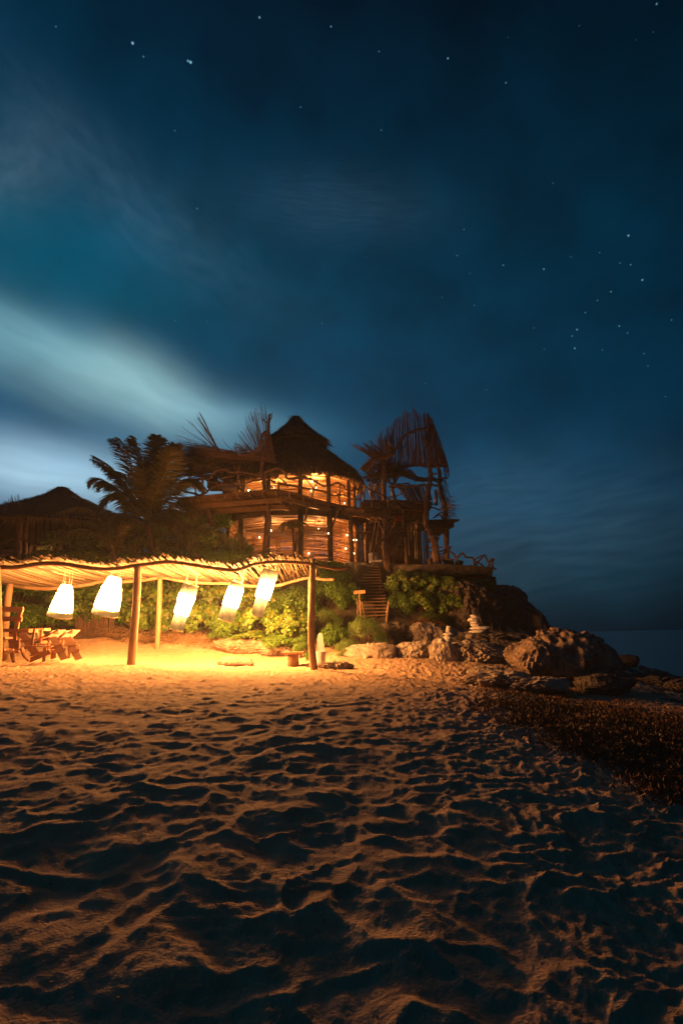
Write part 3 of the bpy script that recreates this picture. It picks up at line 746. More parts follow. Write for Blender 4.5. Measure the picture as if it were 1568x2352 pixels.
for lvl, (z0, z1) in enumerate(((ZG, ZD - .55), (ZD + .02, ZE + .62))):
    for i in range(len(ANG)):
        a0, a1 = ANG[i], ANG[(i + 1) % len(ANG)]
        if a1 < a0: a1 += 360
        r = RW - (.1 if lvl else 0)
        q0, q1 = hp(a0, r, 0), hp(a1, r, 0)
        front_side = a0 < 95 or a0 > 250
        til = {2: .0, 3: .05, 4: .16}.get(i, random.uniform(-.03, .05)) if lvl == 0 else random.uniform(-.05, .05)
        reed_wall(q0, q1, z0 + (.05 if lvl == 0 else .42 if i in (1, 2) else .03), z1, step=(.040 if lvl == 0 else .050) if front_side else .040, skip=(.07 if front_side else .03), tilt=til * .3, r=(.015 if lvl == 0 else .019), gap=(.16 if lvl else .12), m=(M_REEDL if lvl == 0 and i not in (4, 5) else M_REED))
        # corner posts
        mb = MB(); p = hp(a0, r + .02, 0); rr = .15 if lvl == 0 else .13
        mb.tube([Vector((p.x + random.uniform(-.02, .02), p.y, zz)) for zz in np.linspace(z0 - .3, z1 + .05, 6)], [rr * random.uniform(.92, 1.06) for _ in range(6)], 9)
        mb.build('post', M_DARK, H, smooth=True)
# rails under the upper screens
mb = MB()
for i in (0, 1, 2):
    q0, q1 = hp(ANG[i], RW - .08, ZD + .2), hp(ANG[i + 1], RW - .08, ZD + .2); mb.bar(q0, q1, .06, .42)
mb.build('wall_base', M_DARK, H)
# floors and ring beams
def disc(name, z, r, th, m, n=26, cx=HX, cy=HY):
    mb = MB(); 
    for zz in (z, z + th):
        for k in range(n):
            a = 2 * math.pi * k / n; mb.v.append(Vector((cx + r * math.cos(a), cy + r * math.sin(a), zz)))
    mb.f.append(tuple(range(n))[::-1]); mb.f.append(tuple(range(n, 2 * n)))
    for k in range(n): mb.f.append((k, (k + 1) % n, n + (k + 1) % n, n + k))
    return mb.build(name, m, H)
disc('ground_floor', ZG - .22, RW + .25, .2, M_PLANK)
disc('upper_floor', ZD - .52, RW - .12, .40, M_DARK)
disc('ceiling', ZE + .62, RW - .25, .06, M_TAN)
mb = MB()
for i in range(len(ANG)):
    a0, a1 = ANG[i], ANG[(i + 1) % len(ANG)]
    mb.bar(hp(a0, RW + .02, ZD - .66), hp(a1, RW + .02, ZD - .66), .16, .22)
mb.build('ring_beam', M_DARK, H)
# bed and cupboard silhouettes indoors read as darker patches through the reeds
mb = MB(); mb.box((HX - .3, HY + .6, ZG + .55), (1.9, 2.0, .5)); mb.box((HX - .3, HY + 1.6, ZG + 1.1), (1.9, .1, .7)); mb.build('bed', M_DARK, H)
# ------------------------------------------------ thatched roof
RCX = P(679, 1200, 32).x
def thatch_cone(name, prof, cx, cy, blades, m=M_THATCH, fringe=None, seed=1, parent=None, bl=.34, bump=.05, sqz=None):
    parent = parent or H
    rg = random.Random(seed); mb = MB(); n = 56
    zs = [p[1] for p in prof]
    for (r, z) in prof:
        for k in range(n):
            a = 2 * math.pi * k / n; w = 1 + bump * (math.sin(a * 7 + z) * .3 + rg.uniform(-.5, .5) * .6)
            mb.v.append(Vector((cx + r * w * math.sin(a), cy - r * w * math.cos(a), z + rg.uniform(-.03, .03) * min(r, 1))))
    for i in range(len(prof) - 1):
        for k in range(n): k2 = (k + 1) % n; mb.f.append((i * n + k, i * n + k2, (i + 1) * n + k2, (i + 1) * n + k))
    mb.f.append(tuple(range(n)))
    seg = [(prof[i], prof[i + 1]) for i in range(len(prof) - 1) if prof[i][1] > prof[i + 1][1] and prof[i + 1][0] > prof[i][0]]
    wts = [(b[0] + a[0]) * math.hypot(b[0] - a[0], b[1] - a[1]) for a, b in seg]
    for _ in range(blades):
        a_, b_ = rg.choices(seg, wts)[0]; t = rg.random(); r = a_[0] + (b_[0] - a_[0]) * t; z = a_[1] + (b_[1] - a_[1]) * t
        an = rg.uniform(0, 2 * math.pi); L = bl * rg.uniform(.5, 1.7)
        sl = Vector((b_[0] - a_[0], 0, b_[1] - a_[1])).normalized()
        o = Vector((math.sin(an), -math.cos(an), 0)); d = (o * sl.x + Vector((0, 0, sl.z)) + Vector((rg.uniform(-.2, .2), rg.uniform(-.2, .2), 0))) * L
        nn = (o * -sl.z + Vector((0, 0, sl.x)))
        p = Vector((cx, cy, z)) + o * r + nn * rg.uniform(.0, .05)
        mb.blade(p, d + nn * rg.uniform(-.02, .10), rg.uniform(.02, .05), nn + Vector((rg.uniform(-.6, .6), rg.uniform(-.6, .6), 0)), rg.uniform(0, .15))
    o = mb.build(name, m, parent)
    if fringe:
        r, z, cnt, ln, lift = fringe; mb = MB()
        for _ in range(cnt):
            an = rg.uniform(0, 2 * math.pi); o_ = Vector((math.sin(an), -math.cos(an), 0)); L = ln * rg.uniform(.45, 1.25) * (1 + .5 * max(0, math.sin(an * 9) * math.sin(an * 4 + 1)))
            p = Vector((cx, cy, z + lift * max(0, math.sin(an)) + rg.uniform(0, .16))) + o_ * (r + rg.uniform(-.28, .05))
            mb.blade(p, Vector((rg.uniform(-.12, .12), rg.uniform(-.12, .12), -1)) * L + o_ * .05, rg.uniform(.02, .045), o_ + Vector((rg.uniform(-.5, .5), rg.uniform(-.5, .5), 0)), 0)
        mb.build('fringe', M_FRINGE, o)
    return o
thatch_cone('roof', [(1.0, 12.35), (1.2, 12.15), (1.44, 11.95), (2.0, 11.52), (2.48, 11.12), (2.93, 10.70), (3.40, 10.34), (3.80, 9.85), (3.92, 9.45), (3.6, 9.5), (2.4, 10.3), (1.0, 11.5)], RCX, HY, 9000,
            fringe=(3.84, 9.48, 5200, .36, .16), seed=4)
thatch_cone('roof_cap', [(.10, 13.92), (.24, 13.86), (.48, 13.45), (.84, 13.08), (1.28, 12.66), (1.60, 12.40), (1.86, 12.22), (1.84, 12.04), (1.5, 12.05), (1.1, 12.25)], RCX + .04, HY, 3500,
            fringe=(1.80, 12.18, 1500, .13, 0), seed=6, bl=.28)
# ------------------------------------------------ deck
EDGE = [(405, 1143), (440, 1140), (468, 1137), (540, 1131), (611, 1125), (642, 1124), (680, 1133), (714, 1143), (750, 1152), (781, 1159), (827, 1166), (845, 1166)]
ep = [PZ(x, y, ZD) for x, y in EDGE]
ex = [p.x for p in ep]; ey = [p.y for p in ep]
def edge_y(x): return float(np.interp(x, ex, ey))
mb = MB(); y = 26.0
while y < 35.5:                            # boards run across, cut by the edge
    w = .19; xs = np.linspace(ex[0], ex[-1], 60); inside = [xx for xx in xs if edge_y(xx) < y]
    if len(inside) > 1:
        mb.bar((min(inside), y, ZD - .03), (max(inside), y, ZD - .03), w * random.uniform(.86, .93), .045)
    y += .215
mb.build('deck', M_PLANK, H)
mb = MB()
for i in range(len(ep) - 1): mb.bar(ep[i] + Vector((0, .06, -.04)), ep[i + 1] + Vector((0, .06, -.04)), .05, .10)
mb.build('deck_edge', M_PLANK, H)
nj = 0
xj = ex[0] + .1
while xj < ex[-1]:                         # joists fan out from the round wall
    e = Vector((xj, edge_y(xj) + .02, ZD - .16)); tgt = Vector((HX + (xj - HX) * .55, HY - 1.5, ZD - .16))
    mb = MB(); mb.bar(e + (e - tgt).normalized() * random.uniform(-.02, .12), tgt, .085, .20); mb.build('joist', M_BEAM, H); xj += .62; nj += 1
def girder(off, z, h, i0, i1, w=.12):
    mb = MB()
    for i in range(i0, i1): mb.bar(ep[i] + Vector((0, off, z - ZD)), ep[i + 1] + Vector((0, off, z - ZD)), w, h)
    mb.build('girder', M_BEAM, H)
girder(.75, ZD - .37, .22, 0, 5); girder(.30, ZD - .36, .20, 5, 11); girder(2.1, ZD - .40, .24, 0, 6)
for vp, Y, r0, r1, nm in (([(612, 1128), (615, 1170), (618, 1207), (610, 1240), (607, 1275), (606, 1300)], 27.5, .115, .12, 'crooked_post'),
                      ([(706, 1163), (704, 1180), (700, 1198)], 28.0, .05, .05, 'strut'), ([(777, 1168), (770, 1190), (762, 1211)], 29.2, .055, .06, 'strut'),
                      ([(470, 1150), (480, 1180), (488, 1215), (490, 1290)], 28.6, .10, .12, 'crooked_post')):
    mb = MB(); branch(mb, vp, Y, r0, r1, 9, .01); mb.build(nm, M_BRANCH, H, smooth=True)
# ------------------------------------------------ driftwood railing of the deck
def dY(vx): return float(np.interp(vx, [405, 448, 640, 714, 781, 830], [28.2, 27.9, 26.75, 28.2, 29.8, 30.4]))
def rail(pts, r0, r1=None, name='rail', seg=7, m=M_BRANCH, dy=0.0):
    mb = MB(); branch(mb, pts, [dY(x) + dy for x, _ in pts], r0, r1, seg, .018, 5); return mb.build(name, m, H, smooth=True)
rail([(430, 1112), (448, 1104), (464, 1100), (480, 1099), (496, 1083), (515, 1078), (532, 1085), (552, 1083), (573, 1087), (602, 1091), (617, 1081), (641, 1076), (655, 1085), (659, 1099), (673, 1100), (699, 1096)], .055, .065)
rail([(699, 1096), (721, 1104), (740, 1116), (760, 1115), (774, 1109), (790, 1117), (796, 1126), (815, 1126), (828, 1120)], .06, .045)
rail([(404, 1120), (430, 1130), (448, 1134), (463, 1137), (491, 1119), (518, 1112), (540, 1115), (556, 1127)], .06, .05)
rail([(545, 1122), (552, 1114), (574, 1107), (607, 1100), (622, 1103), (641, 1112), (670, 1115), (690, 1120), (721, 1124), (750, 1131), (765, 1138), (789, 1137), (806, 1145), (828, 1147)], .055, .05)
rail([(448, 1102), (470, 1098), (478, 1106), (500, 1111)], .045, .04)
rail([(617, 1072), (625, 1085), (640, 1097), (655, 1108), (662, 1122)], .035, .03)
rail([(700, 1097), (708, 1108), (716, 1117), (722, 1124)], .035, .03); rail([(729, 1103), (726, 1114), (721, 1126), (716, 1143)], .035, .035)
rail([(502, 1122), (508, 1103), (520, 1095), (537, 1094)], .035, .03); rail([(541, 1080), (537, 1068), (541, 1062), (549, 1066), (551, 1080)], .03, .03)
for pts, r in (([(466, 1101), (465, 1118), (467, 1134)], .06), ([(547, 1070), (547, 1100), (546, 1134)], .045), ([(640, 1105), (640, 1118), (640, 1132)], .045),
               ([(781, 1110), (779, 1130), (780, 1161)], .045), ([(827, 1105), (828, 1130), (827, 1168)], .05), ([(836, 1108), (836, 1135), (837, 1166)], .04), ([(448, 1100), (450, 1120), (449, 1138)], .04)):
    rail(pts, r, r, 'baluster')
# forked tree post carrying the left awning
rail([(609, 1128), (606, 1105), (601, 1083), (603, 1060), (608, 1030), (612, 1005), (617, 985), (618, 965), (620, 951)], .11, .045, 'forked_post', 9)
rail([(617, 972), (609, 968), (603, 962)], .04, .03, 'fork'); rail([(618, 970), (623, 958), (624, 948)], .035, .02, 'fork'); rail([(619, 960), (615, 952)], .025, .02, 'fork')
rail([(548, 1046), (565, 1045), (585, 1037), (597, 1024), (601, 1005), (606, 994), (617, 988)], .075, .05, 'awning_arch', 8)
# ------------------------------------------------ left awning of sticks
def sticks(name, pairs, r=.013, bend=.02, m=M_TWIG, n=4, taper=.45, seg=4):
    mb = MB()
    for a, b in pairs: mb.stick(a, b, r * random.uniform(.75, 1.3), bend, seg, n, taper)
    return mb.build(name, m, H)
def lerp2(a, b, t): return (a[0] + (b[0] - a[0]) * t, a[1] + (b[1] - a[1]) * t)
def along(pts, t):
    t = min(max(t, 0), .9999) * (len(pts) - 1); i = int(t); return lerp2(pts[i], pts[i + 1], t - i)
# A: the drooping mat of long sticks running left from the round roof
pa = []
for k in range(400):
    t = random.random(); u = random.random()
    y0 = 1050 + 38 * t + random.uniform(-5, 5); x0 = random.uniform(560, 640) if u < .5 else random.uniform(470, 580)
    L = random.uniform(70, 170); x1 = max(x0 - L, 392 + random.uniform(0, 40)); sl = (.20 - .42 * t)
    yy = y0 - 10 * (1 - t) * (640 - x0) / 200 if u >= .5 else y0
    if u >= .5: yy = 1028 + 60 * t + (x0 - 470) * .12 * (1 - t) + random.uniform(-4, 4)
    y1 = yy - (x0 - x1) * sl * .6 - 4 * (1 - t)
    Y0 = 28.0 + 3.0 * t
    pa.append((P(x0, yy, Y0 + random.uniform(-.1, .1)), P(x1, y1, Y0 + .2 + random.uniform(-.3, .3))))
sticks('awning', pa, .020, .02)
# outer ends of the mat, over the palm
pa = []
for k in range(170):
    t = random.random(); x0 = random.uniform(430, 520); y0 = 1036 + 52 * t + random.uniform(-6, 6); x1 = x0 - random.uniform(30, 70); x1 = max(x1, 385 + random.uniform(0, 25))
    pa.append((P(x0, y0, 28.2 + 2.6 * t), P(x1, y0 + (x1 - x0) * (-.12 + .22 * (1 - t)) + random.uniform(-6, 6), 28 + 2.6 * t)))
sticks('awning_ends', pa, .015, .03)
# A2: few long sticks standing up from it
tips = [(400, 1000), (405, 1009), (399, 1003), (415, 989), (417, 979), (428, 964), (432, 968), (440, 968), (447, 962), (452, 950), (455, 946), (458, 945), (460, 950), (425, 1008), (410, 1018), (402, 1022), (436, 975), (450, 955)]
pa = [(P(499 - 2 * (i % 5), 1031 + (i % 4), 28.4), P(x, y, 28.2 + random.uniform(-.3, .3))) for i, (x, y) in enumerate(tips)]
pa += [(P(490, 1030, 28.4), P(*p, 28.4)) for p in ((404, 1015), (395, 1011), (403, 998))]
sticks('upright_sticks', pa, .014, .035)
mb = MB()
for _ in range(5): mb.stick(P(503 + random.uniform(-2, 2), 1034, 28.4), P(457 + random.uniform(-4, 4), 947 + random.uniform(0, 14), 28.3), .024, .02, 5, 5)
mb.build('stick_bundle', M_TWIG, H)
# ragged branches standing out of the mat
pa = []
for k in range(46):
    x0 = random.uniform(440, 600); y0 = 1034 + (x0 - 470) * .10 + random.uniform(-3, 6); an = R(random.uniform(100, 172)); L = random.uniform(16, 44)
    pa.append((P(x0, y0, 28.3), P(x0 + L * math.cos(an), y0 - L * math.sin(an), 28.2 + random.uniform(-.4, .4))))
sticks('stray_sticks', pa, .013, .06)
for k in range(26):      # tangled driftwood hung under the mat
    x0 = random.uniform(425, 590); y0 = random.uniform(1046, 1092); an = R(random.uniform(-60, 240)); L = random.uniform(22, 50)
    p_ = [(x0, y0), (x0 + L * .4 * math.cos(an) + random.uniform(-6, 6), y0 - L * .3 * math.sin(an) + random.uniform(-5, 5)), (x0 + L * .8 * math.cos(an), y0 - L * .5 * math.sin(an) + random.uniform(-5, 5)), (x0 + L * math.cos(an) + random.uniform(-5, 5), y0 - L * .55 * math.sin(an))]
    mb = MB(); branch(mb, p_, 28.6 + random.uniform(-.4, 1.5), .035, .018, 6, .02, 4); mb.build('bough', M_BRANCH, H, smooth=True)
# B: the upright fan beside the thatch
pa = []; tipline = [(534, 1028), (541, 1017), (553, 1010), (543, 997), (556, 990), (563, 975), (560, 958), (571, 945), (576, 938), (583, 934), (590, 930), (597, 926), (603, 932), (608, 928), (611, 950)]
baseline = [(585, 1048), (592, 1052), (600, 1055), (610, 1058), (622, 1060), (634, 1062)]
for k in range(84):
    t = k / 83; a = along(baseline, t); b = along(tipline, t + random.uniform(-.02, .02))
    a = lerp2(a, b, -.02); b = lerp2(a, b, random.uniform(.84, 1.04))
    pa.append((P(*a, 28.0), P(*b, 27.6 + random.uniform(-.15, .15))))
for k in range(22):
    t = k / 21; pa.append((P(608 + 28 * t, 1060 + 3 * t, 27.9), P(606 + 5 * t, 985 + 14 * t, 27.8)))
for k in range(34):
    t = k / 33; pa.append((P(560 + 60 * t, 1050 + 8 * t, 27.9), P(536 + 24 * random.random(), 1022 + random.uniform(-6, 14), 27.7)))
sticks('stick_fan', pa, .016, .02)
# thatch slope under the fan, left of the round roof
mb = MB()
for k in range(1500):
    x = random.uniform(490, 640); y0 = 1062 + random.uniform(-4, 26) + (640 - x) * .04; L = random.uniform(.18, .42)
    p = P(x, y0, 28.6 + random.uniform(-.1, .6)); mb.blade(p, Vector((random.uniform(-.5, .1), random.uniform(-.2, .2), -1)) * L, .035, Vector((random.uniform(-.4, .4), -1, 0)))
mb.build('side_thatch', M_THATCH, H)
mb = MB()
for x in np.arange(494, 640, 4.0):
    mb.stick(P(x, 1094 + random.uniform(-3, 3), 29.2), P(x - 6, 1060, 29.6), .03, .02, 5, 3)
mb.build('side_roof_poles', M_DARK, H)
# left gallery wall with a curved tuft of thatch
mb = MB()
for k in range(700):
    x = random.uniform(512, 540); y0 = random.uniform(1094, 1126); mb.blade(P(x, y0, 29.4), Vector((random.uniform(-.2, .2), 0, -1)) * random.uniform(.2, .45), .03, Vector((random.uniform(-.4, .4), -1, 0)))
mb.build('thatch_tuft', M_FRINGE, H)
# posts of the left gallery
for pts, Y, r in (([(472, 1060), (467, 1085), (465, 1110), (468, 1136)], 29.0, .075), ([(447, 1075), (440, 1090), (432, 1100)], 28.6, .05), ([(424, 1093), (440, 1080), (455, 1066), (470, 1058)], 28.4, .055)):
    mb = MB(); branch(mb, pts, Y, r, r * .8, 8); mb.build('awning_post', M_BRANCH, H, smooth=True)
# ------------------------------------------------ right tower
TY = 30.0
def tb(pts, Y, r0, r1=None, name='branch', seg=8, m=M_BRANCH, wob=.02, k=5):
    mb = MB(); branch(mb, pts, Y, r0, r1, seg, wob, k); return mb.build(name, m, H, smooth=True)
# the big swept awning
beamU = [(829, 1078), (856, 1055), (886, 1047), (900, 1038), (910, 1028), (927, 1003), (951, 990), (975, 984), (996, 977)]
beamL = [(838, 1082), (866, 1079), (894, 1076), (927, 1074), (958, 1069), (986, 1073), (1008, 1072), (1029, 1071)]
tb(beamU, 29.2, .085, .07, 'awning_beam', 9)
tb(beamL[2:], 31.2, .06, .05, 'awning_beam', 8)
tipR = [(905, 968), (912, 953), (921, 958), (930, 938), (938, 944), (949, 932), (957, 945), (966, 952), (977, 947), (985, 952), (991, 958)]
pa = []
for k in range(150):
    t = k / 149; a = along([(868, 1080), (894, 1076), (927, 1074), (958, 1069), (986, 1073), (1029, 1072)], t); b = along([(862, 1000), (886, 978)] + tipR, t + random.uniform(-.012, .012))
    q = random.random(); b = lerp2(a, b, random.uniform(.9, 1.03) if q > .15 else .8)
    pa.append((P(*a, 31.1 - .3 * t), P(*b, 28.6 + .3 * t)))
sticks('awning_sticks', pa, .020, .02, taper=.5)
pa = []
for k in range(40):
    t = k / 39; a = (990 + 38 * t, 960 + 112 * t); pa.append((P(a[0] + random.uniform(-2, 0), a[1], 29.4 + t), P(972 + 45 * t, 985 + 88 * t, 29.6 + t)))
sticks('side_sticks', pa, .020, .02)
pa = []
for k in range(34):
    t = k / 33; a = (985 + 44 * t, 1072); b = (972 + 20 * t + random.uniform(-2, 2), 950 + 8 * t + random.uniform(-8, 6)); pa.append((P(*a, 30.8), P(*b, 29.3)))
sticks('side_sticks', pa, .020, .012)
tipL = [(801, 1021), (808, 1019), (822, 1018), (815, 1030), (836, 1018), (829, 1013), (844, 1016), (848, 1010), (857, 1012), (866, 998), (873, 1003), (884, 995), (881, 1010), (893, 1004), (886, 978), (899, 975)]
pa = []
for i in range(130):
    t = i / 129; b = along(tipL, t); a = along([(872, 1060), (884, 1056), (895, 1052), (905, 1046)], t + random.uniform(-.1, .1)); b = lerp2(a, b, random.uniform(.72, 1.03))
    pa.append((P(*a, 29.5), P(*b, 29.0 + random.uniform(-.3, .3))))
for i in range(30):
    a = (random.uniform(830, 846), random.uniform(1078, 1084)); pa.append((P(*a, 29.4), P(a[0] + random.uniform(18, 40), a[1] - random.uniform(25, 62), 29.2)))
sticks('stick_fan', pa, .019, .05)
mb = MB()          # tangled mass under the fan
for i in range(330):
    t = random.random(); x = 832 + 62 * t; y = random.uniform(1066, 1112 - 20 * abs(t - .35)); an = random.uniform(-.5, .9); L = random.uniform(10, 30)
    mb.stick(P(x, y, 29.9 + random.uniform(-.4, .6)), P(x + L * math.cos(an), y - L * math.sin(an) * .7, 29.9 + random.uniform(-.4, .6)), .022, .06, 4, 3)
mb.build('woven_mass', M_DARK, H)
mb = MB()
for i in range(150):      # thin strip of brush to the right of it
    x = random.uniform(888, 925); y = random.uniform(1078, 1094); mb.stick(P(x, y, 30.3), P(x + random.uniform(8, 26), y + random.uniform(-3, 4), 30.3 + random.uniform(-.3, .3)), .018, .04, 4, 3)
mb.build('brush_strip', M_DARK, H)
# drooping woven scarf under the awning
sc = smooth([(905, 1086), (925, 1087), (936, 1092), (950, 1092), (962, 1100), (975, 1101), (990, 1097)] and [P(x, y, 30.4) for x, y in [(900, 1084), (922, 1086), (936, 1091), (950, 1093), (962, 1101), (976, 1102), (992, 1097)]], 6)
mb = MB(); m_ = len(sc)
for i, p in enumerate(sc):
    w = .12 + .26 * math.exp(-((i / m_ - .42) / .16) ** 2)
    for _ in range(7): mb.stick(p + Vector((-.12, random.uniform(-.2, .2), w * random.uniform(-.6, 1.0))), p + Vector((.14, random.uniform(-.2, .2), -w * random.uniform(-.4, 1.0))), .02, .05, 4, 2)
mb.build('woven_hammock', M_DARK, H)
# posts
tb([(998, 985), (993, 1010), (987, 1034), (984, 1040)], 29.0, .05, .07, 'fork')
tb([(988, 978), (978, 1000), (973, 1010), (982, 1026), (985, 1048), (987, 1074), (988, 1100), (984, 1125), (980, 1150), (978, 1172), (980, 1206), (990, 1226), (996, 1240), (1000, 1273), (1004, 1326)], 29.0, .07, .19, 'crooked_post', 10)
tb([(988, 1096), (995, 1089), (1003, 1088)], 29.0, .06, .045, 'stub')
tb([(998, 1050), (1003, 1068), (1010, 1093), (1009, 1110), (1012, 1135), (1019, 1157), (1021, 1180), (1021, 1197)], 31.0, .09, .15, 'crooked_post', 9)
tb([(1022, 1206), (1025, 1250), (1025, 1306)], 31.0, .15, .16, 'pillar', 10)
tb([(879, 1050), (881, 1080), (881, 1120), (884, 1160), (885, 1190)], 29.6, .11, .14, 'post', 9)
tb([(902, 1092), (906, 1105), (900, 1120), (904, 1140), (908, 1152)], 30.4, .09, .11, 'gnarled_post', 8); tb([(897, 1118), (905, 1112), (912, 1100), (915, 1094)], 30.4, .05, .04, 'branch')
tb([(856, 1150), (861, 1125), (866, 1110)], 30.6, .05, .05, 'branch')
tb([(1001, 1126), (1001, 1160)], 30.6, .09, .10, 'post')
# logs tying the tower
for pts, Y, r in (([(886, 1096), (897, 1110), (915, 1113), (932, 1110), (940, 1112)], 29.8, .06), ([(892, 1118), (920, 1118), (950, 1116), (985, 1113), (1004, 1115), (1012, 1108)], 29.4, .075),
                  ([(984, 1100), (1000, 1105), (1012, 1108), (1016, 1098)], 30.0, .07), ([(985, 1098), (1005, 1100), (1028, 1098)], 30.4, .06), ([(908, 1148), (935, 1150), (960, 1140), (975, 1124)], 29.2, .02),
                  ([(863, 1113), (872, 1118), (880, 1120)], 29.6, .04), ([(893, 1142), (905, 1140), (917, 1136), (925, 1131)], 29.3, .035), ([(927, 1124), (933, 1140), (939, 1158)], 29.3, .06),
                  ([(985, 1162), (1000, 1168), (1012, 1172)], 30.2, .05), ([(1000, 1185), (1010, 1178), (1026, 1170), (1020, 1160)], 30.6, .04), ([(995, 1190), (1008, 1182), (1020, 1186), (1028, 1178)], 30.4, .04),
                  ([(896, 1180), (905, 1172), (925, 1172)], 29.6, .05)):
    tb(pts, Y, r, r * .8, 'log')
# platform of rough logs
mb = MB()
for k in range(16):
    y = 1150 + (k % 4) * 5.2; Yk = 29.2 + (k // 4) * .45
    x0, x1 = (832 + random.uniform(-4, 4), 985 + random.uniform(-6, 6)); mb.stick(P(x0, y + 1, Yk), P(x1, y + 2 + 4 * random.random(), Yk), .075, .006, 6, 5, .9)
for k in range(26):
    x = random.uniform(840, 980); mb.stick(P(x, 1150 + random.uniform(0, 20), 29.15), P(x + random.uniform(20, 40), 1152 + random.uniform(0, 18), 29.1), .045, .02, 5, 3)
mb.build('platform', M_DARK, H)
mb = MB(); 
for k in range(30): mb.bar((P(838, 1160, 29.3).x, 29.3 + k * .2, ZD - .22), (P(990, 1160, 29.3).x, 29.3 + k * .2, ZD - .22), .17, .06)
mb.build('platform_floor', M_DARK, H)
# sloping soffit from the deck to the tower
mb = MB()
for k in range(12): mb.bar(P(815 + 5 * k, 1176 + .6 * k, 30.6), P(855 + 5 * k, 1196 - .8 * k, 29.4), .16, .05)
mb.build('soffit', M_BEAM, H)
# reed screens of the tower
def pscreen(name, a0, a1, b0, b1, Y, n, m=M_REED, r=.022, yj=.05):
    mb = MB()
    for k in range(n):
        t = (k + random.uniform(-.3, .3)) / max(n - 1, 1); t = min(max(t, 0), 1)
        if random.random() < .06: continue
        mb.stick(P(*lerp2(a0, a1, t), Y), P(*lerp2(b0, b1, t), Y + yj), r * random.uniform(.7, 1.2), .01, 5, 3, .85)
    return mb.build(name, m, H)
pscreen('reed_screen', (846, 1110), (866, 1112), (851, 1150), (874, 1150), 31.0, 17, M_REED)
pscreen('reed_screen', (866, 1108), (876, 1110), (874, 1150), (884, 1150), 31.0, 8, M_REED)
pscreen('reed_screen', (910, 1116), (982, 1114), (935, 1152), (992, 1150), 31.4, 40, M_TWIG, .026)
pscreen('reed_screen', (908, 1170), (975, 1166), (915, 1196), (975, 1192), 30.6, 38, M_TWIG, .03)
mb = MB(); branch(mb, [(912, 1200), (935, 1199), (960, 1195), (978, 1190)], 30.3, .07, .06); branch(mb, [(905, 1178), (940, 1174), (985, 1168)], 30.3, .09, .08); mb.build('screen_log', M_DARK, H)
mb = MB(); mb.box(P(914, 1190, 30.2), (.34, .06, .42)); mb.build('red_cloth', M_RED, H)
# spiky brush on the sea side
pa = []
for k in range(80):
    y = random.uniform(1146, 1190); a = (random.uniform(1008, 1026), y); an = (y - 1165) / 25 * .5; L = random.uniform(15, 34)
    pa.append((P(*a, 31.5), P(a[0] + L * math.cos(an), a[1] + L * math.sin(an) + random.uniform(-2, 2), 31.5 + random.uniform(-.5, .5))))
for k in range(40):
    a = (random.uniform(1000, 1022), random.uniform(1100, 1140)); pa.append((P(*a, 31.6), P(a[0] + random.uniform(4, 16), a[1] + random.uniform(12, 34), 31.6)))
pa2 = pa; pa = []
for k in range(22):
    a = (random.uniform(1018, 1030), random.uniform(1068, 1080)); pa.append((P(*a, 30.6), P(a[0] + random.uniform(-4, 6), a[1] + random.uniform(14, 30), 30.6)))
sticks('brush', pa, .017, .05); sticks('brush', pa2[:80], .017, .05); sticks('brush', pa2[80:], .017, .05)
# lower roof ledge of the tower
mb = MB(); a, b = P(950, 1201, 30.4), P(1043, 1199, 31.0)
mb.bar(a, b, 1.2, .10); mb.bar(a + Vector((0, 0, -.22)), b + Vector((-.25, 0, -.22)), .9, .30)
mb.bar(P(905, 1205, 31.2), P(1030, 1206, 31.2), .5, .30); mb.build('ledge', M_DARK, H)
mb = MB(); mb.bar(P(985, 1222, 31.2), P(1013, 1222, 31.2), 1.2, .28); mb.bar(P(985, 1240, 31.4), P(1005, 1240, 31.4), 1.0, .16); mb.bar(P(985, 1295, 31.4), P(1010, 1290, 31.4), 1.0, .5); mb.bar(P(985, 1308, 31.4), P(1005, 1300, 31.4), 1.0, .3); mb.build('beam_ends', M_DARK, H)
# dark lower wall and beams of the annex
pw = reed_wall(P(822, 1250, 32.0), P(985, 1250, 32.6), ZG - .1, ZD - .6, 'lower_wall', M_DARK, .06, True, .02, r=.03)
mb = MB(); mb.box(((P(822, 0 + 1250, 32.4).x + P(985, 1250, 32.8).x) / 2, 34.0, ZG + 1.4), (3.6, .1, 3.0)); mb.build('inner_wall', M_DARK, H)
mb = MB(); mb.bar(P(820, 1224, 30.8), P(905, 1226, 30.8), .12, .14); mb.bar(P(820, 1240, 31.2), P(905, 1240, 31.2), .1, .1); mb.build('wall_beam', M_DARK, H)
tb([(840, 1200), (841, 1250), (842, 1300)], 31.0, .10, .11, 'post')
# tree trunk post with its branching top
tb([(885, 1191), (884, 1215), (884, 1243), (886, 1275), (889, 1300), (888, 1338)], 28.6, .11, .20, 'trunk_post', 12)
for pts in ([(884, 1240), (878, 1215), (866, 1192), (858, 1184)], [(885, 1225), (890, 1205), (900, 1195), (910, 1190)], [(884, 1215), (880, 1200), (874, 1186)], [(886, 1240), (895, 1222), (904, 1206)], [(884, 1212), (886, 1196), (886, 1182)]):
    tb(pts, 28.6, .06, .045, 'limb')
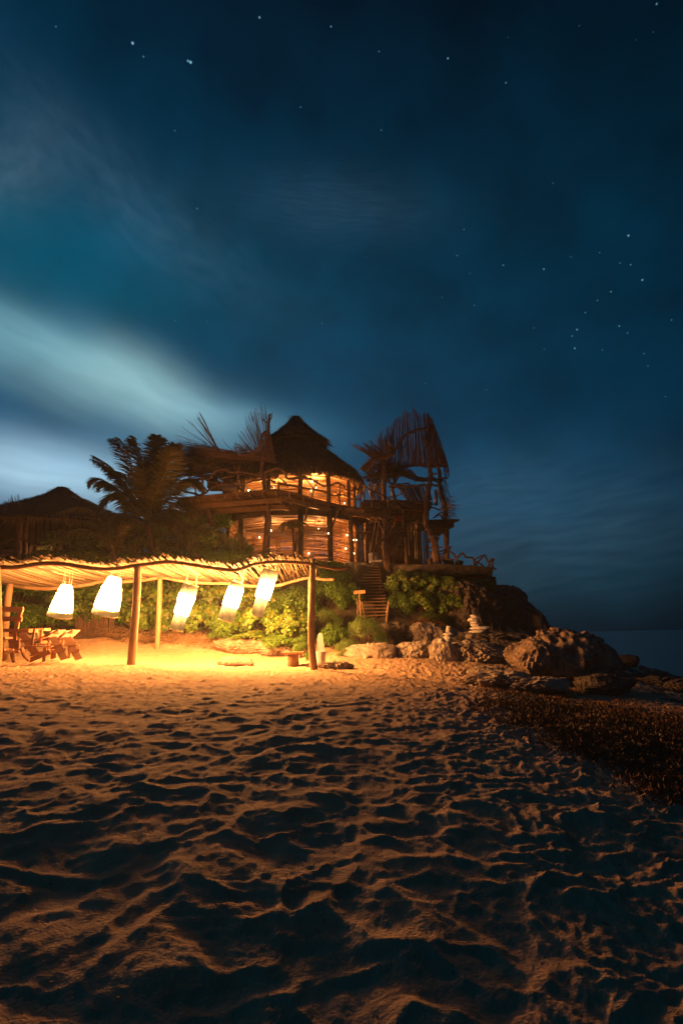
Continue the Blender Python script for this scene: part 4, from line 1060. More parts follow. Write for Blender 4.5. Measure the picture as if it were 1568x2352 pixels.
# fan of slanted stair logs
for k in range(9):
    a = (890 + k * .6, 1236 + k * 6.2); b = (910 + k * 2.0 if k < 5 else 925 - (k - 5) * 4, 1204 + k * 6.6)
    tb([a, lerp2(a, b, .5), b], 28.9, .06, .05, 'stair_log', 7, M_BRANCH, .01, 2)
for k in range(6):
    y = 1213 + k * 7.4; tb([(904 + k, y + 1), (930, y)], 29.4, .05, .045, 'tread_log', 6, M_BRANCH, .006, 2)
tb([(931, 1235), (932, 1262), (934, 1306)], 29.0, .085, .10, 'post')
tb([(829, 1109), (853, 1126), (891, 1144), (922, 1171), (925, 1185), (926, 1206)], 29.0, .045, .04, 'handrail')
tb([(853, 1126), (853, 1150), (854, 1166)], 29.0, .04, .04, 'baluster'); tb([(891, 1144), (892, 1165), (894, 1190)], 29.0, .04, .04, 'baluster'); tb([(926, 1172), (925, 1190), (925, 1214)], 29.0, .04, .04, 'baluster')
# ropes on the annex
for x0, x1, y0, y1 in ((936, 939, 1206, 1276), (951, 953, 1216, 1284), (955, 957, 1205, 1284), (942, 943, 1204, 1240)):
    mb = MB(); mb.tube([P(x0, y0, 30.0), P((x0 + x1) / 2 + .4, (y0 + y1) / 2, 30.0), P(x1, y1, 30.0)], .016, 5); mb.build('rope', M_ROPE, H)
# ------------------------------------------------ swing seat
SW = thing('hanging_seat', 'pale canvas swing seat on two long ropes beside the trunk post', 'hanging seat', tuple(P(860, 1292, 28.4)))
mb = MB(); c = P(858, 1280, 28.5); bmq = bmesh.new(); bmesh.ops.create_cube(bmq, size=1); 
bmesh.ops.scale(bmq, vec=(.52, .16, .50), verts=bmq.verts); bmesh.ops.bevel(bmq, geom=bmq.edges[:], offset=.06, segments=3, affect='EDGES')
bmesh.ops.rotate(bmq, matrix=Matrix.Rotation(R(-12), 3, 'X') @ Matrix.Rotation(R(-6), 3, 'Y'), verts=bmq.verts)
bmq.verts.ensure_lookup_table(); mb.v += [v.co + c for v in bmq.verts]; mb.f += [tuple(v.index for v in f.verts) for f in bmq.faces]; bmq.free()
mb.build('backrest', M_CUSH, SW, smooth=True)
mb = MB(); mb.bar(P(848, 1291, 28.2), P(876, 1289, 28.2), .5, .08); mb.build('seat', M_CUSH, SW)
for x0, y0, x1, y1 in ((863.5, 1190, 849, 1270), (870, 1199, 861, 1264)):
    mb = MB(); mb.tube([P(x0, y0, 28.5), P(x1, y1, 28.4)], .018, 5); mb.build('rope', M_ROPE, SW)
mb = MB(); branch(mb, [(847, 1189), (858, 1190), (868, 1191)], 28.5, .03); branch(mb, [(849, 1195), (862, 1198), (872, 1199)], 28.5, .03); mb.build('hanger', M_LOG, SW)
tb([(879, 1240), (868, 1247), (860, 1262), (857, 1282), (857, 1300)], 28.0, .05, .05, 'branch')
# ------------------------------------------------ terrace and driftwood railing
TR = thing('terrace', 'thick stone terrace slab jutting from the headland under the tower', 'terrace', tuple(P(1030, 1315, 30)))
za = P(930, 1309, 28.2).z
mb = MB(); out = [P(905, 1322, 28.4), P(930, 1309, 28.0), P(975, 1305, 27.8), P(1010, 1306, 27.9), P(1050, 1309, 28.4), P(1090, 1312, 28.9), P(1134, 1316, 29.6)]
tz = 4.38; topo = [(p.x, p.y) for p in out] + [(out[-1].x + .05, 33), (out[0].x, 34)]
n = len(topo); rz_ = [random.uniform(-.04, .04) for _ in range(n)]
mb.v = [Vector((x, y, tz + rz_[i])) for i, (x, y) in enumerate(topo)] + [Vector((x * .99, y + .15, tz - .45 + rz_[i] * 2)) for i, (x, y) in enumerate(topo)]
mb.f = [tuple(range(n))] + [tuple(range(n, 2 * n))[::-1]] + [(i, n + i, n + (i + 1) % n, (i + 1) % n) for i in range(n)]
mb.build('slab', M_ROCKD, TR)
mb = MB(); mb.box(P(1128, 1335, 29.8), (.25, .8, .4)); mb.box(P(1130, 1344, 29.8), (.15, .3, .3), Matrix.Rotation(.4, 3, 'Y')); mb.build('bracket', M_DARK, TR)
FN = thing('driftwood_railing', 'twisted driftwood railing along the outer edge of the terrace', 'railing', tuple(P(1080, 1309, 29.2)))
def fn(pts, r=.05, nm='branch'):
    mb = MB(); branch(mb, pts, [float(np.interp(x, [985, 1050, 1134], [30.4, 29.0, 29.7])) for x, _ in pts], r, r * .8, 7, .015, 4); mb.build(nm, M_DARK, FN, smooth=True)
fn([(1036, 1255), (1028, 1263), (1022, 1270), (1014, 1272)], .05); fn([(1030, 1265), (1040, 1272), (1047, 1282), (1053, 1294), (1060, 1306)], .055)
fn([(1047, 1283), (1056, 1274), (1063, 1271), (1070, 1280), (1085, 1281), (1090, 1289), (1104, 1296), (1118, 1305), (1126, 1288), (1134, 1285)], .055)
fn([(1060, 1305), (1072, 1301), (1085, 1302), (1098, 1290), (1110, 1276), (1116, 1281), (1122, 1293), (1132, 1303), (1140, 1309)], .055)
fn([(1087, 1287), (1098, 1280), (1106, 1276)], .04); fn([(1029, 1283), (1036, 1287), (1043, 1283), (1048, 1282)], .04); fn([(1012, 1276), (1022, 1284), (1030, 1285)], .04)
fn([(985, 1258), (1000, 1256), (1014, 1258)], .05); fn([(985, 1268), (1000, 1267), (1012, 1266), (1024, 1263)], .045); fn([(986, 1276), (996, 1262), (990, 1280)], .04); fn([(1005, 1268), (1013, 1278), (1015, 1290)], .04)
fn([(1085, 1281), (1089, 1296), (1087, 1312)], .05, 'upright'); fn([(1098, 1290), (1093, 1300), (1091, 1312)], .04, 'upright'); fn([(1126, 1283), (1131, 1298), (1129, 1315)], .05, 'upright'); fn([(1122, 1293), (1128, 1285), (1134, 1284), (1128, 1292)], .05)
LG = thing('sunbed', 'dark cushioned lounge chair in silhouette behind the tower pillar', 'lounge chair', tuple(P(1042, 1306, 30)))
mb = MB(); mb.bar(P(1026, 1304, 30.2), P(1062, 1304, 30.2), .55, .12); mb.build('seat', M_DARK, LG)
mb = MB(); mb.bar(P(1032, 1302, 30.2), P(1028, 1285, 30.5), .55, .10); mb.build('backrest', M_DARK, LG)
mb = MB(); mb.box(P(1053, 1296, 30.1), (.34, .5, .36), Matrix.Rotation(.25, 3, 'Y')); mb.build('cushion', M_DARK, LG)
# deck sofa
SF = thing('deck_sofa', 'dark low sofa on the left end of the lit upper deck', 'sofa', tuple(P(500, 1133, 29.2)))
mb = MB(); mb.bar(P(478, 1106, 29.6), P(502, 1105, 29.6), .7, .10); mb.build('backrest', M_DARK, SF)
mb = MB(); mb.bar(P(480, 1117, 29.2), P(512, 1117, 29.2), .8, .34); mb.build('seat', M_DARK, SF)
mb = MB(); mb.bar(P(512, 1120, 29.1), P(548, 1120, 29.1), .8, .22); mb.build('cushion', M_CUSH, SF)
# ------------------------------------------------ bulbs
BG = 'bare bulbs glowing along the reed walls'
def bulb(vx, vy, Y, label, power=0.0, r=.045):
    p = P(vx, vy, Y); root = thing('light_bulb', label, 'light bulb', tuple(p), BG)
    bm = bmesh.new(); bmesh.ops.create_uvsphere(bm, u_segments=12, v_segments=8, radius=r)
    bmesh.ops.scale(bm, vec=(1, 1, 1.25), verts=bm.verts)
    me = bpy.data.meshes.new('glass'); bm.to_mesh(me); bm.free(); link('glass', me, M_BULB, root)
    mb = MB(); mb.tube([p + Vector((0, 0, r * 1.2)), p + Vector((0, 0, r * 2.4))], r * .45, 8); mb.build('socket', M_DARK, root)
    if power:
        l = bpy.data.lights.new('lamp_light', 'POINT'); l.energy = power; l.color = WARM; l.shadow_soft_size = .06
        o = bpy.data.objects.new('lamp_light', l); C.objects.link(o); o.location = p + Vector((0, 0, -r * 2.2))
def wallY(vx, lvl=0):
    x = P(vx, 1200, 29).x; dx = max(-.98, min(.98, (x - HX) / RW)); return HY - RW * math.sqrt(1 - dx * dx) - .12
for vx, vy, pw, lb in ((571, 1126, 14, 'bright bulb low on the deck left of the forked post'), (725, 1120, 30, 'brightest bulb, behind the rail on the upper deck'),
                   (714, 1127, 0, 'small bulb just left of the brightest upper bulb'), (811, 1126, 10, 'bulb at the right end of the upper reed wall'), (791, 1156, 0, 'tiny bulb at deck level near the right corner')):
    bulb(vx, vy, wallY(vx), lb, pw, .035 if pw else .022)
for vx, vy, pw, lb in ((596, 1234, 6, 'lone bulb on the lower wall left of the crooked post'), (709, 1271, 10, 'bulb at the foot of the third lower screen behind leaves'), (754, 1225, 0, 'bulb beside the dark post right of the third lower screen'),
                   (797, 1229, 8, 'upper one of two bulbs on the right lower screen'), (794, 1260, 8, 'lower one of two bulbs on the right lower screen'), (812, 1240, 0, 'bulb shining through the narrow last screen'),
                   (818, 1240, 0, 'bulb at the outer post of the narrow last screen'), (811, 1261, 0, 'bluish bulb on the last post but one'), (813, 1271, 0, 'lowest bulb of the narrow last screen')):
    bulb(vx, vy, wallY(vx), lb, pw, .03 if pw else .024)
bulb(102, 1266, 27.6, 'white lamp shining through leaves in front of the left hut', 25, .06)
bulb(108, 1270, 27.5, 'second white lamp among the leaves before the left hut', 0, .05)
# ceiling lamps inside
def inner(x, y, z, e, lb, r=.05):
    root = thing('ceiling_lamp', lb, 'lamp', (x, y, z), None)
    bm = bmesh.new(); bmesh.ops.create_uvsphere(bm, u_segments=14, v_segments=10, radius=r); me = bpy.data.meshes.new('globe'); bm.to_mesh(me); bm.free(); link('globe', me, M_BULB, root)
    mb = MB(); mb.tube([Vector((x, y, z + r)), Vector((x, y, z + r + .35))], .01, 5); mb.build('cord', M_ROPE, root)
    l = bpy.data.lights.new('lamp_light', 'POINT'); l.energy = e; l.color = WARM; l.shadow_soft_size = .05
    o = bpy.data.objects.new('lamp_light', l); C.objects.link(o); o.location = (x, y, z - r * 1.4)
inner(HX + 1.2, HY - .9, ZE + .35, INSIDE_UP * .6, 'globe lamp glowing behind the right upper reed wall')
inner(HX - 1.0, HY - .6, ZE + .15, INSIDE_UP * .4, 'globe lamp glowing behind the left upper reed wall')
inner(HX + 1.5, HY - .5, ZD - .95, INSIDE_LOW * .6, 'globe lamp behind the right lower reed wall')
inner(HX - 1.2, HY - .3, ZD - .95, INSIDE_LOW * .4, 'globe lamp behind the left lower reed wall')

# ================================================================ LEFT HUT
LH = thing('thatched_hut', 'dark thatched hut with a blunt pointed roof at the left edge', 'hut', tuple(on(120, 31)))
hx = P(141, 1150, 31).x; hy = 31.0
thatch_cone('roof', [(.16, P(137, 1119, hy).z), (.30, P(137, 1121, hy).z), (.60, P(137, 1131, hy).z), (1.05, P(137, 1144, hy).z), (1.65, P(137, 1157, hy).z), (2.2, P(137, 1168, hy).z), (3.3, P(137, 1186, hy).z), (4.4, P(137, 1206, hy).z), (5.6, P(137, 1230, hy).z), (5.4, P(137, 1233, hy).z), (3.0, P(137, 1192, hy).z)],
            hx, hy, 6000, M_THATCH, (5.5, P(137, 1232, hy).z, 1800, .35, 0), 9, LH, .22)
mb = MB()
for k in range(60):
    a = 2 * math.pi * k / 60; mb.stick((hx + 3.3 * math.sin(a), hy - 3.3 * math.cos(a), 3.9), (hx + 3.3 * math.sin(a), hy - 3.3 * math.cos(a), P(137, 1205, hy).z), .13, .01, 6, 3, .95)
mb.build('wall', M_DARK, LH)
for pts, Y, r in (([(46, 1192), (44, 1230), (41, 1285)], 27.0, .17), ([(62, 1195), (60, 1235), (58, 1285)], 27.4, .10), ([(34, 1210), (38, 1190), (45, 1182), (55, 1184), (66, 1190), (76, 1198)], 27.0, .08)):
    mb = MB(); branch(mb, pts, Y, r, r * .85, 9); mb.build('post', M_BRANCH, LH, smooth=True)
for pts in ([(-20, 1246), (0, 1250), (16, 1244), (30, 1238), (60, 1240), (72, 1250), (100, 1252), (118, 1250)], [(-20, 1276), (20, 1272), (60, 1276), (90, 1272)], [(0, 1210), (14, 1196), (30, 1190)]):
    mb = MB(); branch(mb, pts, 27.0, .055, .05, 7); mb.build('rail', M_BRANCH, LH, smooth=True)
mb = MB()
for k in range(70):
    t = random.random(); a = (44 - 34 * t + random.uniform(-4, 4), 1184 + 10 * t); an = R(100 + 50 * t + random.uniform(-12, 12)); L = random.uniform(22, 52) * (1 - .2 * t)
    mb.stick(P(*a, 27.0), P(a[0] + L * math.cos(an), a[1] - L * math.sin(an), 27 + random.uniform(-.3, .3)), .014, .05, 4, 4)
mb.build('stick_fan', M_TWIG, LH)
mb = MB()
for k in range(22): mb.stick(P(2, 1262 + k * .7, 27.6), P(44, 1262 + k * .7 + random.uniform(-.5, .5), 27.6), .012, .005, 4, 2)
mb.build('reed_window', M_REED, LH)
inner(P(20, 1262, 28.4).x, 28.6, P(20, 1266, 28.4).z, 5, 'small lamp behind the reed window of the left hut', .05)
# ================================================================ FURNITURE
def slat_chair(label, top, bot, Yt, Yb, parts, nsl=4, battens=(.34, .64), w=.085):
    """a slatted chair drawn between the top and bottom edges of its back, with its arms, seat boards and legs"""
    root = thing('slatted_chair', label, 'chair', tuple(P((bot[0][0] + bot[1][0]) / 2, (bot[0][1] + bot[1][1]) / 2, Yb)), 'slatted wooden beach chairs under the pergola')
    T0, T1, B0, B1 = P(*top[0], Yt), P(*top[1], Yt + .05), P(*bot[0], Yb), P(*bot[1], Yb + .05)
    mb = MB(); nrm = (T1 - T0).cross(B0 - T0).normalized()
    for k in range(nsl):
        t = (k + .5) / nsl; mb.bar(T0.lerp(T1, t) + (T0 - B0) * random.uniform(0, .03), B0.lerp(B1, t), (T1 - T0).length / nsl * .80, .024, nrm)
    mb.build('backrest', M_FURN, root)
    sgn = -1 if nrm.y > 0 else 1
    for t in battens:
        a0, a1 = T0.lerp(B0, t), T1.lerp(B1, t); d = (a1 - a0).normalized() * .05; mb = MB(); mb.bar(a0 - d + nrm * sgn * .03, a1 + d + nrm * sgn * .03, .075, .03, nrm); mb.build('batten', M_FURN, root)
    for nm, q0, Y0, q1, Y1, ww, hh in parts:
        mb = MB(); mb.bar(P(*q0, Y0), P(*q1, Y1), ww, hh, (0, 1, 0) if nm == 'leg' else (0, 0, 1)); mb.build(nm, M_FURN, root)
    return root
slat_chair('upright slatted chair facing right beside the tipped chairs', [(42, 1456), (62, 1453)], [(73, 1506), (91, 1499)], 17.5, 17.4,
    [('armrest', (56, 1484), 17.2, (121, 1485), 17.2, .12, .028), ('armrest', (82, 1479), 17.9, (128, 1480), 17.9, .12, .028), ('leg', (104, 1487), 17.2, (102, 1520), 17.2, .10, .04), ('leg', (122, 1482), 17.9, (121, 1514), 17.9, .10, .04),
     ('side_rail', (68, 1517), 17.2, (116, 1497), 17.2, .03, .13), ('side_rail', (84, 1511), 17.9, (126, 1492), 17.9, .03, .13), ('seat', (80, 1506), 17.55, (122, 1491), 17.55, .60, .025), ('arm_support', (80, 1444), 17.5, (72, 1490), 17.4, .07, .035)])
slat_chair('half hidden upright chair behind the tipped ones', [(84, 1453), (98, 1451)], [(110, 1492), (124, 1490)], 18.6, 18.5,
    [('armrest', (82, 1471), 18.3, (112, 1470), 18.3, .12, .028), ('leg', (96, 1447), 18.4, (92, 1478), 18.4, .08, .04), ('leg', (136, 1470), 18.3, (134, 1500), 18.3, .08, .04), ('seat', (112, 1492), 18.5, (138, 1486), 18.5, .5, .025)])
for dx, lb in ((0, 'tipped over slatted chair resting on its back, left of the two'), (33, 'tipped over slatted chair resting on its back, nearest the open sand')):
    slat_chair(lb, [(113 + dx, 1465), (131 + dx, 1463)], [(140 + dx, 1517), (157 + dx, 1512)], 17.45, 17.1,
        [('seat', (120 + dx, 1465), 17.5, (140 + dx, 1448), 18.15, .30, .035), ('seat', (108 + dx, 1468), 17.7, (130 + dx, 1449), 18.3, .22, .035), ('armrest', (78 + dx + (14 if dx else 0), 1472), 17.9, (136 + dx, 1447), 17.9, .11, .035),
         ('leg', (128 + dx, 1484), 17.7, (126 + dx, 1512), 17.7, .09, .04), ('side_rail', (112 + dx, 1466), 17.5, (112 + dx, 1490), 17.6, .03, .10), ('armrest', (118 + dx, 1482), 17.6, (150 + dx, 1483), 17.6, .08, .028)])
# tall wooden bar table / lookout bench at the picture's left edge
TB = thing('picnic_bench', 'heavy reddish plank bar bench with two backrest rails at the left edge', 'bench', tuple(on(20, 18.0)))
YT = 18.0
def tbar(a, b, w, h, nm, Y0=YT, Y1=YT, m=M_FURN): mb = MB(); mb.bar(P(*a, Y0), P(*b, Y1), w, h); mb.build(nm, m, TB)
tbar((-160, 1396), (54, 1400), .06, .16, 'backrest_rail'); tbar((-160, 1419), (51, 1422), .06, .15, 'backrest_rail')
tbar((-160, 1445), (78, 1449), .55, .10, 'bench_top', 17.9, 17.9); tbar((60, 1447), (110, 1446), .40, .09, 'bench_top', 19.0, 19.0)
tbar((-160, 1472), (50, 1472), .10, .09, 'stretcher', 18.3, 18.3)
for a, b, Y in (((48, 1403), (43, 1423), YT), ((42, 1423), (38, 1448), YT), ((35, 1452), (34, 1490), 18.0), ((28, 1455), (27, 1498), 18.4), ((42, 1470), (40, 1500), 17.8), ((-60, 1403), (-60, 1510), 18)):
    mb = MB(); mb.bar(P(*a, Y), P(*b, Y), .12, .07, (0, 1, 0)); mb.build('leg', M_FURN, TB)
SO = thing('log_stool', 'round log stool with two small plank shelves in front of the bench', 'stool', tuple(on(8, 17.3)))
mb = MB(); mb.tube([P(8, 1466, 17.3), P(8, 1490, 17.3), P(9, 1518, 17.3)], [.13, .125, .11], 12); mb.build('post', M_LOG, SO, smooth=True)
mb = MB(); mb.bar(P(-8, 1464, 17.2), P(22, 1465, 17.2), .4, .05); mb.build('top', M_FURN, SO)
mb = MB(); mb.bar(P(-8, 1492, 17.2), P(19, 1492, 17.2), .4, .05); mb.build('shelf', M_FURN, SO)
FT = thing('footstool', 'low curved wooden footrest lying on the sand beside the upright chair', 'footrest', tuple(on(45, 17.0)))
mb = MB(); mb.bar(P(10, 1502, 17.0), P(52, 1490, 17.2), .42, .05); mb.build('top', M_FURN, FT)
mb = MB(); mb.tube(smooth([P(51, 1489, 17.0), P(54, 1502, 17.0), P(60, 1510, 16.9), P(68, 1517, 16.9)], 4), .05, 7); mb.build('leg', M_FURN, FT)
mb = MB(); mb.tube([P(26, 1498, 17.0), P(30, 1510, 17.0), P(33, 1521, 17.0)], .05, 7); mb.build('leg', M_FURN, FT)
# log table
LT = thing('log_table', 'small plank table on a thick log stump left of the end post', 'table', tuple(on(673, 18.4)))
g = on(673, 18.4)
mb = MB(); mb.tube([P(673, 1502, 18.4), P(673, 1515, 18.4), Vector((P(674, 1530, 18.4).x, 18.4, g.z - .15))], [.165, .17, .18], 14); mb.build('stump', M_LOG, LT, smooth=True)
c = P(672, 1500, 18.4); mb = MB()
for k in range(3): mb.box(c + Vector((0, -.22 + .22 * k, 0)), (.66 - .04 * (k % 2), .21, .065))
mb.build('top', M_FURN, LT)
# driftwood seat
DS = thing('driftwood_chair', 'bleached driftwood seat with a tall pointed back behind the end post', 'seat', tuple(on(737, 18.6)))
a = P(737, 1496, 18.6); g = on(737, 18.6)
mb = MB(); mb.tube([Vector((a.x, 18.5, g.z - .1)), Vector((a.x, 18.5, (g.z + a.z) / 2)), a + Vector((0, -.1, 0))], [.15, .145, .155], 11, rough=.07); mb.build('stump', M_WHITEWD, DS)
mb = MB(); n = 12
prof = [(-.13, 0), (-.12, .2), (-.125, .42), (-.09, .56), (-.03, .60), (.05, .57), (.07, .36), (.10, .18), (.14, 0)]
for dy in (-.04, .05): mb.v += [a + Vector((x, dy + .08 + z * .12, z - .02)) for x, z in prof]
k = len(prof); mb.f = [tuple(range(k)), tuple(range(k, 2 * k))[::-1]] + [(i, k + i, k + (i + 1) % k, (i + 1) % k) for i in range(k)]
mb.build('backrest', M_WHITEWD, DS)
# fragment of fence behind the furniture
PF = thing('stake_fence', 'row of rough upright stakes at the foot of the hedge behind the chairs', 'fence', tuple(on(210, 22.8)))
for k in range(34):
    x = 172 + k * 2.6 + random.uniform(-.8, .8); g = on(x, 22.9); mb = MB(); mb.stick(g - Vector((0, 0, .2)), g + Vector((random.uniform(-.05, .05), 0, random.uniform(.55, .95))), .035, .02, 6, 3, .9); mb.build('stake', M_DARK, PF)

# ================================================================ PLANTS
def leaf_cloud(n, kind, seed, size, radii, clumps=26, hang=0.0):
    """leaves gathered in clumps through an uneven ellipsoid; returns verts and faces"""
    rg = np.random.default_rng(seed); rx, ry, rz = radii
    cc = rg.normal(size=(clumps, 3)); cc /= np.linalg.norm(cc, axis=1)[:, None]; cc[:, 2] = np.abs(cc[:, 2]) * 1.1 - .25
    cc *= (.62 + .34 * rg.random((clumps, 1))); cr = .22 + .20 * rg.random(clumps)
    w = rg.integers(0, clumps, n); d = rg.normal(size=(n, 3)); d /= np.linalg.norm(d, axis=1)[:, None]
    pos = cc[w] + d * (cr[w] * (.55 + .5 * rg.random(n)))[:, None]
    pos *= np.array([rx, ry, rz])
    nrm = d + .5 * cc[w] + np.array([0, -.15, .45]) + .45 * rg.normal(size=(n, 3)); nrm /= np.linalg.norm(nrm, axis=1)[:, None]
    t = rg.normal(size=(n, 3)); t[:, 2] -= .5; t -= nrm * (t * nrm).sum(1)[:, None]; t /= np.linalg.norm(t, axis=1)[:, None]
    b = np.cross(nrm, t); s = size * (.6 + .7 * rg.random(n))
    if kind == 'round': prof = np.array([(.0, -.5, 0), (.48, -.30, .05), (.52, .15, .07), (.2, .5, 0), (-.2, .5, 0), (-.52, .15, .07), (-.48, -.30, .05)])
    elif kind == 'oval': prof = np.array([(0, -.75, -.05), (.26, -.2, .05), (.24, .3, .05), (0, .75, -.12), (-.24, .3, .05), (-.26, -.2, .05)])
    else: prof = np.array([(0, -1.0, 0), (.11, 0, .04), (0, 1.0, -.2), (-.11, 0, .04)])
    k = len(prof)
    V = pos[:, None, :] + s[:, None, None] * (prof[None, :, 0, None] * b[:, None, :] + prof[None, :, 1, None] * t[:, None, :] + prof[None, :, 2, None] * nrm[:, None, :])
    return V.reshape(-1, 3), np.arange(n * k).reshape(n, k)
def stems_mesh(seed, radii, n=16):
    rg = random.Random(seed); mb = MB(); st = random.getstate(); random.seed(seed)
    for k in range(n):
        e = Vector((rg.uniform(-.75, .75) * radii[0], rg.uniform(-.7, .7) * radii[1], rg.uniform(-.1, .75) * radii[2]))
        mb.stick((rg.uniform(-.3, .3) * radii[0], rg.uniform(-.3, .3) * radii[1], -radii[2] * 1.0), e, .028, .10, 5, 4, .3)
        for _ in range(2): mb.stick(e * .6, e * .6 + Vector((rg.uniform(-.4, .4), rg.uniform(-.4, .4), rg.uniform(0, .5))), .012, .1, 4, 2)
    random.setstate(st)
    me = bpy.data.meshes.new('stems'); me.from_pydata([tuple(v) for v in mb.v], [], mb.f); me.materials.append(M_DARK); me.update(); return me
VAR = {}
def variant(kind, i):
    if (kind, i) in VAR: return VAR[kind, i]
    cfg = {'grape': ('round', 3000, .138, M_LEAFR), 'grape_big': ('round', 2100, .185, M_LEAFR), 'fine': ('oval', 5200, .090, M_LEAFF), 'pale': ('strap', 5200, .085, M_LEAFP), 'dry': ('strap', 1500, .10, M_COVER)}[kind]
    rad = (1.25, 1.0, .95)
    V, Fc = leaf_cloud(cfg[1], cfg[0], 100 + i * 7 + len(kind), cfg[2], rad)
    me = npmesh('foliage', V, [Fc]); me.materials.append(cfg[3]); VAR[kind, i] = (me, stems_mesh(i + 50, rad)); return VAR[kind, i]
def shrub(kind, i, vx, vy, Y, w, h, label, group, name='shrub', rz=None):
    """vx,vy centre in the picture; w,h picture half sizes"""
    c = P(vx, vy, Y); me, st = variant(kind, i)
    root = thing(name, label, 'shrub', tuple(c), group)
    s = (px(w, Y) / 1.25, px((w + h) / 2, Y) / 1.05, px(h, Y) / .95)
    root.rotation_euler = (0, 0, (rz if rz is not None else random.uniform(-.6, .6))); root.scale = s
    for nm, m in (('foliage', me), ('stems', st)):
        o = bpy.data.objects.new(nm, m); C.objects.link(o); o.parent = root
    return root
GB = 'sea grape bushes behind the pergola'
row1 = [(20, 1420, 23.6, 75, 42, 'fine', 'fine leaved bush directly behind the plank bench'), (98, 1425, 23.8, 60, 40, 'fine', 'fine leaved bush behind the slatted chairs'),
        (175, 1418, 24.0, 60, 42, 'grape', 'leafy bush under the squat lantern'), (252, 1422, 24.0, 62, 44, 'grape', 'leafy bush under the large left lantern'),
        (330, 1425, 23.8, 52, 48, 'grape', 'sea grape bush between the thick left post and the slim back post'), (398, 1430, 23.6, 52, 46, 'grape', 'sea grape bush right of the slim back post'),
        (462, 1432, 23.4, 56, 48, 'grape', 'sea grape bush right of the long tiered lantern'), (535, 1440, 23.0, 56, 46, 'fine', 'dense bush above the left end of the rock outcrop'),
        (600, 1430, 22.6, 52, 44, 'grape_big', 'sea grape with the largest round leaves above the rock outcrop'), (668, 1445, 21.8, 52, 46, 'grape', 'bright green bush behind the log table'),
        (640, 1478, 21.2, 38, 26, 'fine', 'low fine bush left of the log table'), (694, 1485, 20.6, 24, 26, 'fine', 'low tuft of leaves between log table and end post'),
        (500, 1464, 22.6, 34, 16, 'fine', 'low trailing growth over the left end of the rock outcrop'), (578, 1464, 22.0, 40, 18, 'grape', 'low sea grape hanging over the middle of the rock outcrop')]
for i, (vx, vy, Y, w, h, k, lb) in enumerate(row1): shrub(k, i % 3, vx, vy, Y, w, h, lb, GB)
row2 = [(40, 1362, 25.4, 75, 45, 'fine', 'dim bush above the plank bench under the roof'), (150, 1365, 25.4, 70, 45, 'grape', 'dim bush behind the top of the squat lantern'), (250, 1362, 25.4, 65, 42, 'grape', 'dim bush behind the large left lantern'),
        (340, 1372, 25.2, 62, 44, 'grape', 'bush filling the gap above the thick post and slim post'), (430, 1375, 25.2, 62, 44, 'grape', 'bush behind the long tiered lantern'), (520, 1378, 25.0, 62, 44, 'grape', 'bush behind the fourth lantern'),
        (600, 1382, 24.8, 60, 42, 'grape', 'bush behind the lantern nearest the end post'), (675, 1390, 24.0, 54, 44, 'fine', 'dark green bush left of the end post below the roof'), (748, 1368, 25.0, 54, 44, 'fine', 'dark fine leaved bush right of the end post'),
        (800, 1378, 25.2, 36, 48, 'fine', 'dark bush behind the small sign'), (770, 1330, 26.6, 46, 30, 'fine', 'dark bush below the last lit screen of the house')]
for i, (vx, vy, Y, w, h, k, lb) in enumerate(row2): shrub(k, (i + 1) % 3, vx, vy, Y, w, h, lb, GB)
GC = 'dark bushes on the slope above the stick roof'
row3 = [(120, 1290, 26.9, 60, 30, 'grape_big', 'sea grape around the white lamp by the left hut'), (200, 1290, 27.0, 60, 32, 'grape', 'low bush over the roof between hut and big palm'), (285, 1292, 27.0, 60, 32, 'grape', 'low bush over the roof under the big palm'),
        (370, 1290, 27.0, 60, 32, 'grape', 'low bush over the roof right of the big palm'), (450, 1285, 27.0, 60, 34, 'fine', 'low fine bush over the roof below the palmettos'), (530, 1285, 26.8, 56, 30, 'fine', 'low bush over the roof below the yucca'),
        (605, 1292, 26.8, 52, 22, 'fine', 'low bush over the roof under the lone left bulb'), (690, 1296, 26.4, 50, 18, 'fine', 'low bush over the roof in front of the small palm'), (755, 1300, 27.0, 40, 14, 'fine', 'low bush at the base of the right lit screens'),
        (150, 1248, 28.0, 55, 34, 'grape_big', 'round leaved bush before the dark hut wall'), (250, 1250, 28.0, 60, 36, 'grape', 'dark bush between hut and palm trunk'), (345, 1255, 27.8, 55, 36, 'grape', 'dark bush in front of the palm trunk'),
        (480, 1245, 27.8, 50, 38, 'grape', 'dark bush under the left end of the deck'), (540, 1262, 27.4, 40, 26, 'fine', 'dark bush at the foot of the lower left wall'), (420, 1200, 28.6, 50, 32, 'fine', 'dark bush under the deck behind the palmettos'),
        (470, 1195, 29.4, 60, 36, 'fine', 'black bush mass in deep shade below the deck'),
        (310, 1222, 28.6, 46, 26, 'fine', 'dark bush hiding the base of the big palm'), (372, 1222, 28.2, 46, 30, 'fine', 'dark bush just right of the big palm trunk'),
        (395, 1215, 29.8, 80, 46, 'fine', 'broad black bush filling the dark space between palm and deck'),
        (502, 1258, 28.8, 56, 30, 'fine', 'shaded bush beneath the deck beside the yucca clump'), (440, 1255, 29.0, 60, 34, 'fine', 'shaded bush behind the reddish palmetto')]
for i, (vx, vy, Y, w, h, k, lb) in enumerate(row3): shrub(k, (i + 2) % 3, vx, vy, Y, w, h, lb, GC)
GD = 'bushes at the right of the pergola and round the stairs'
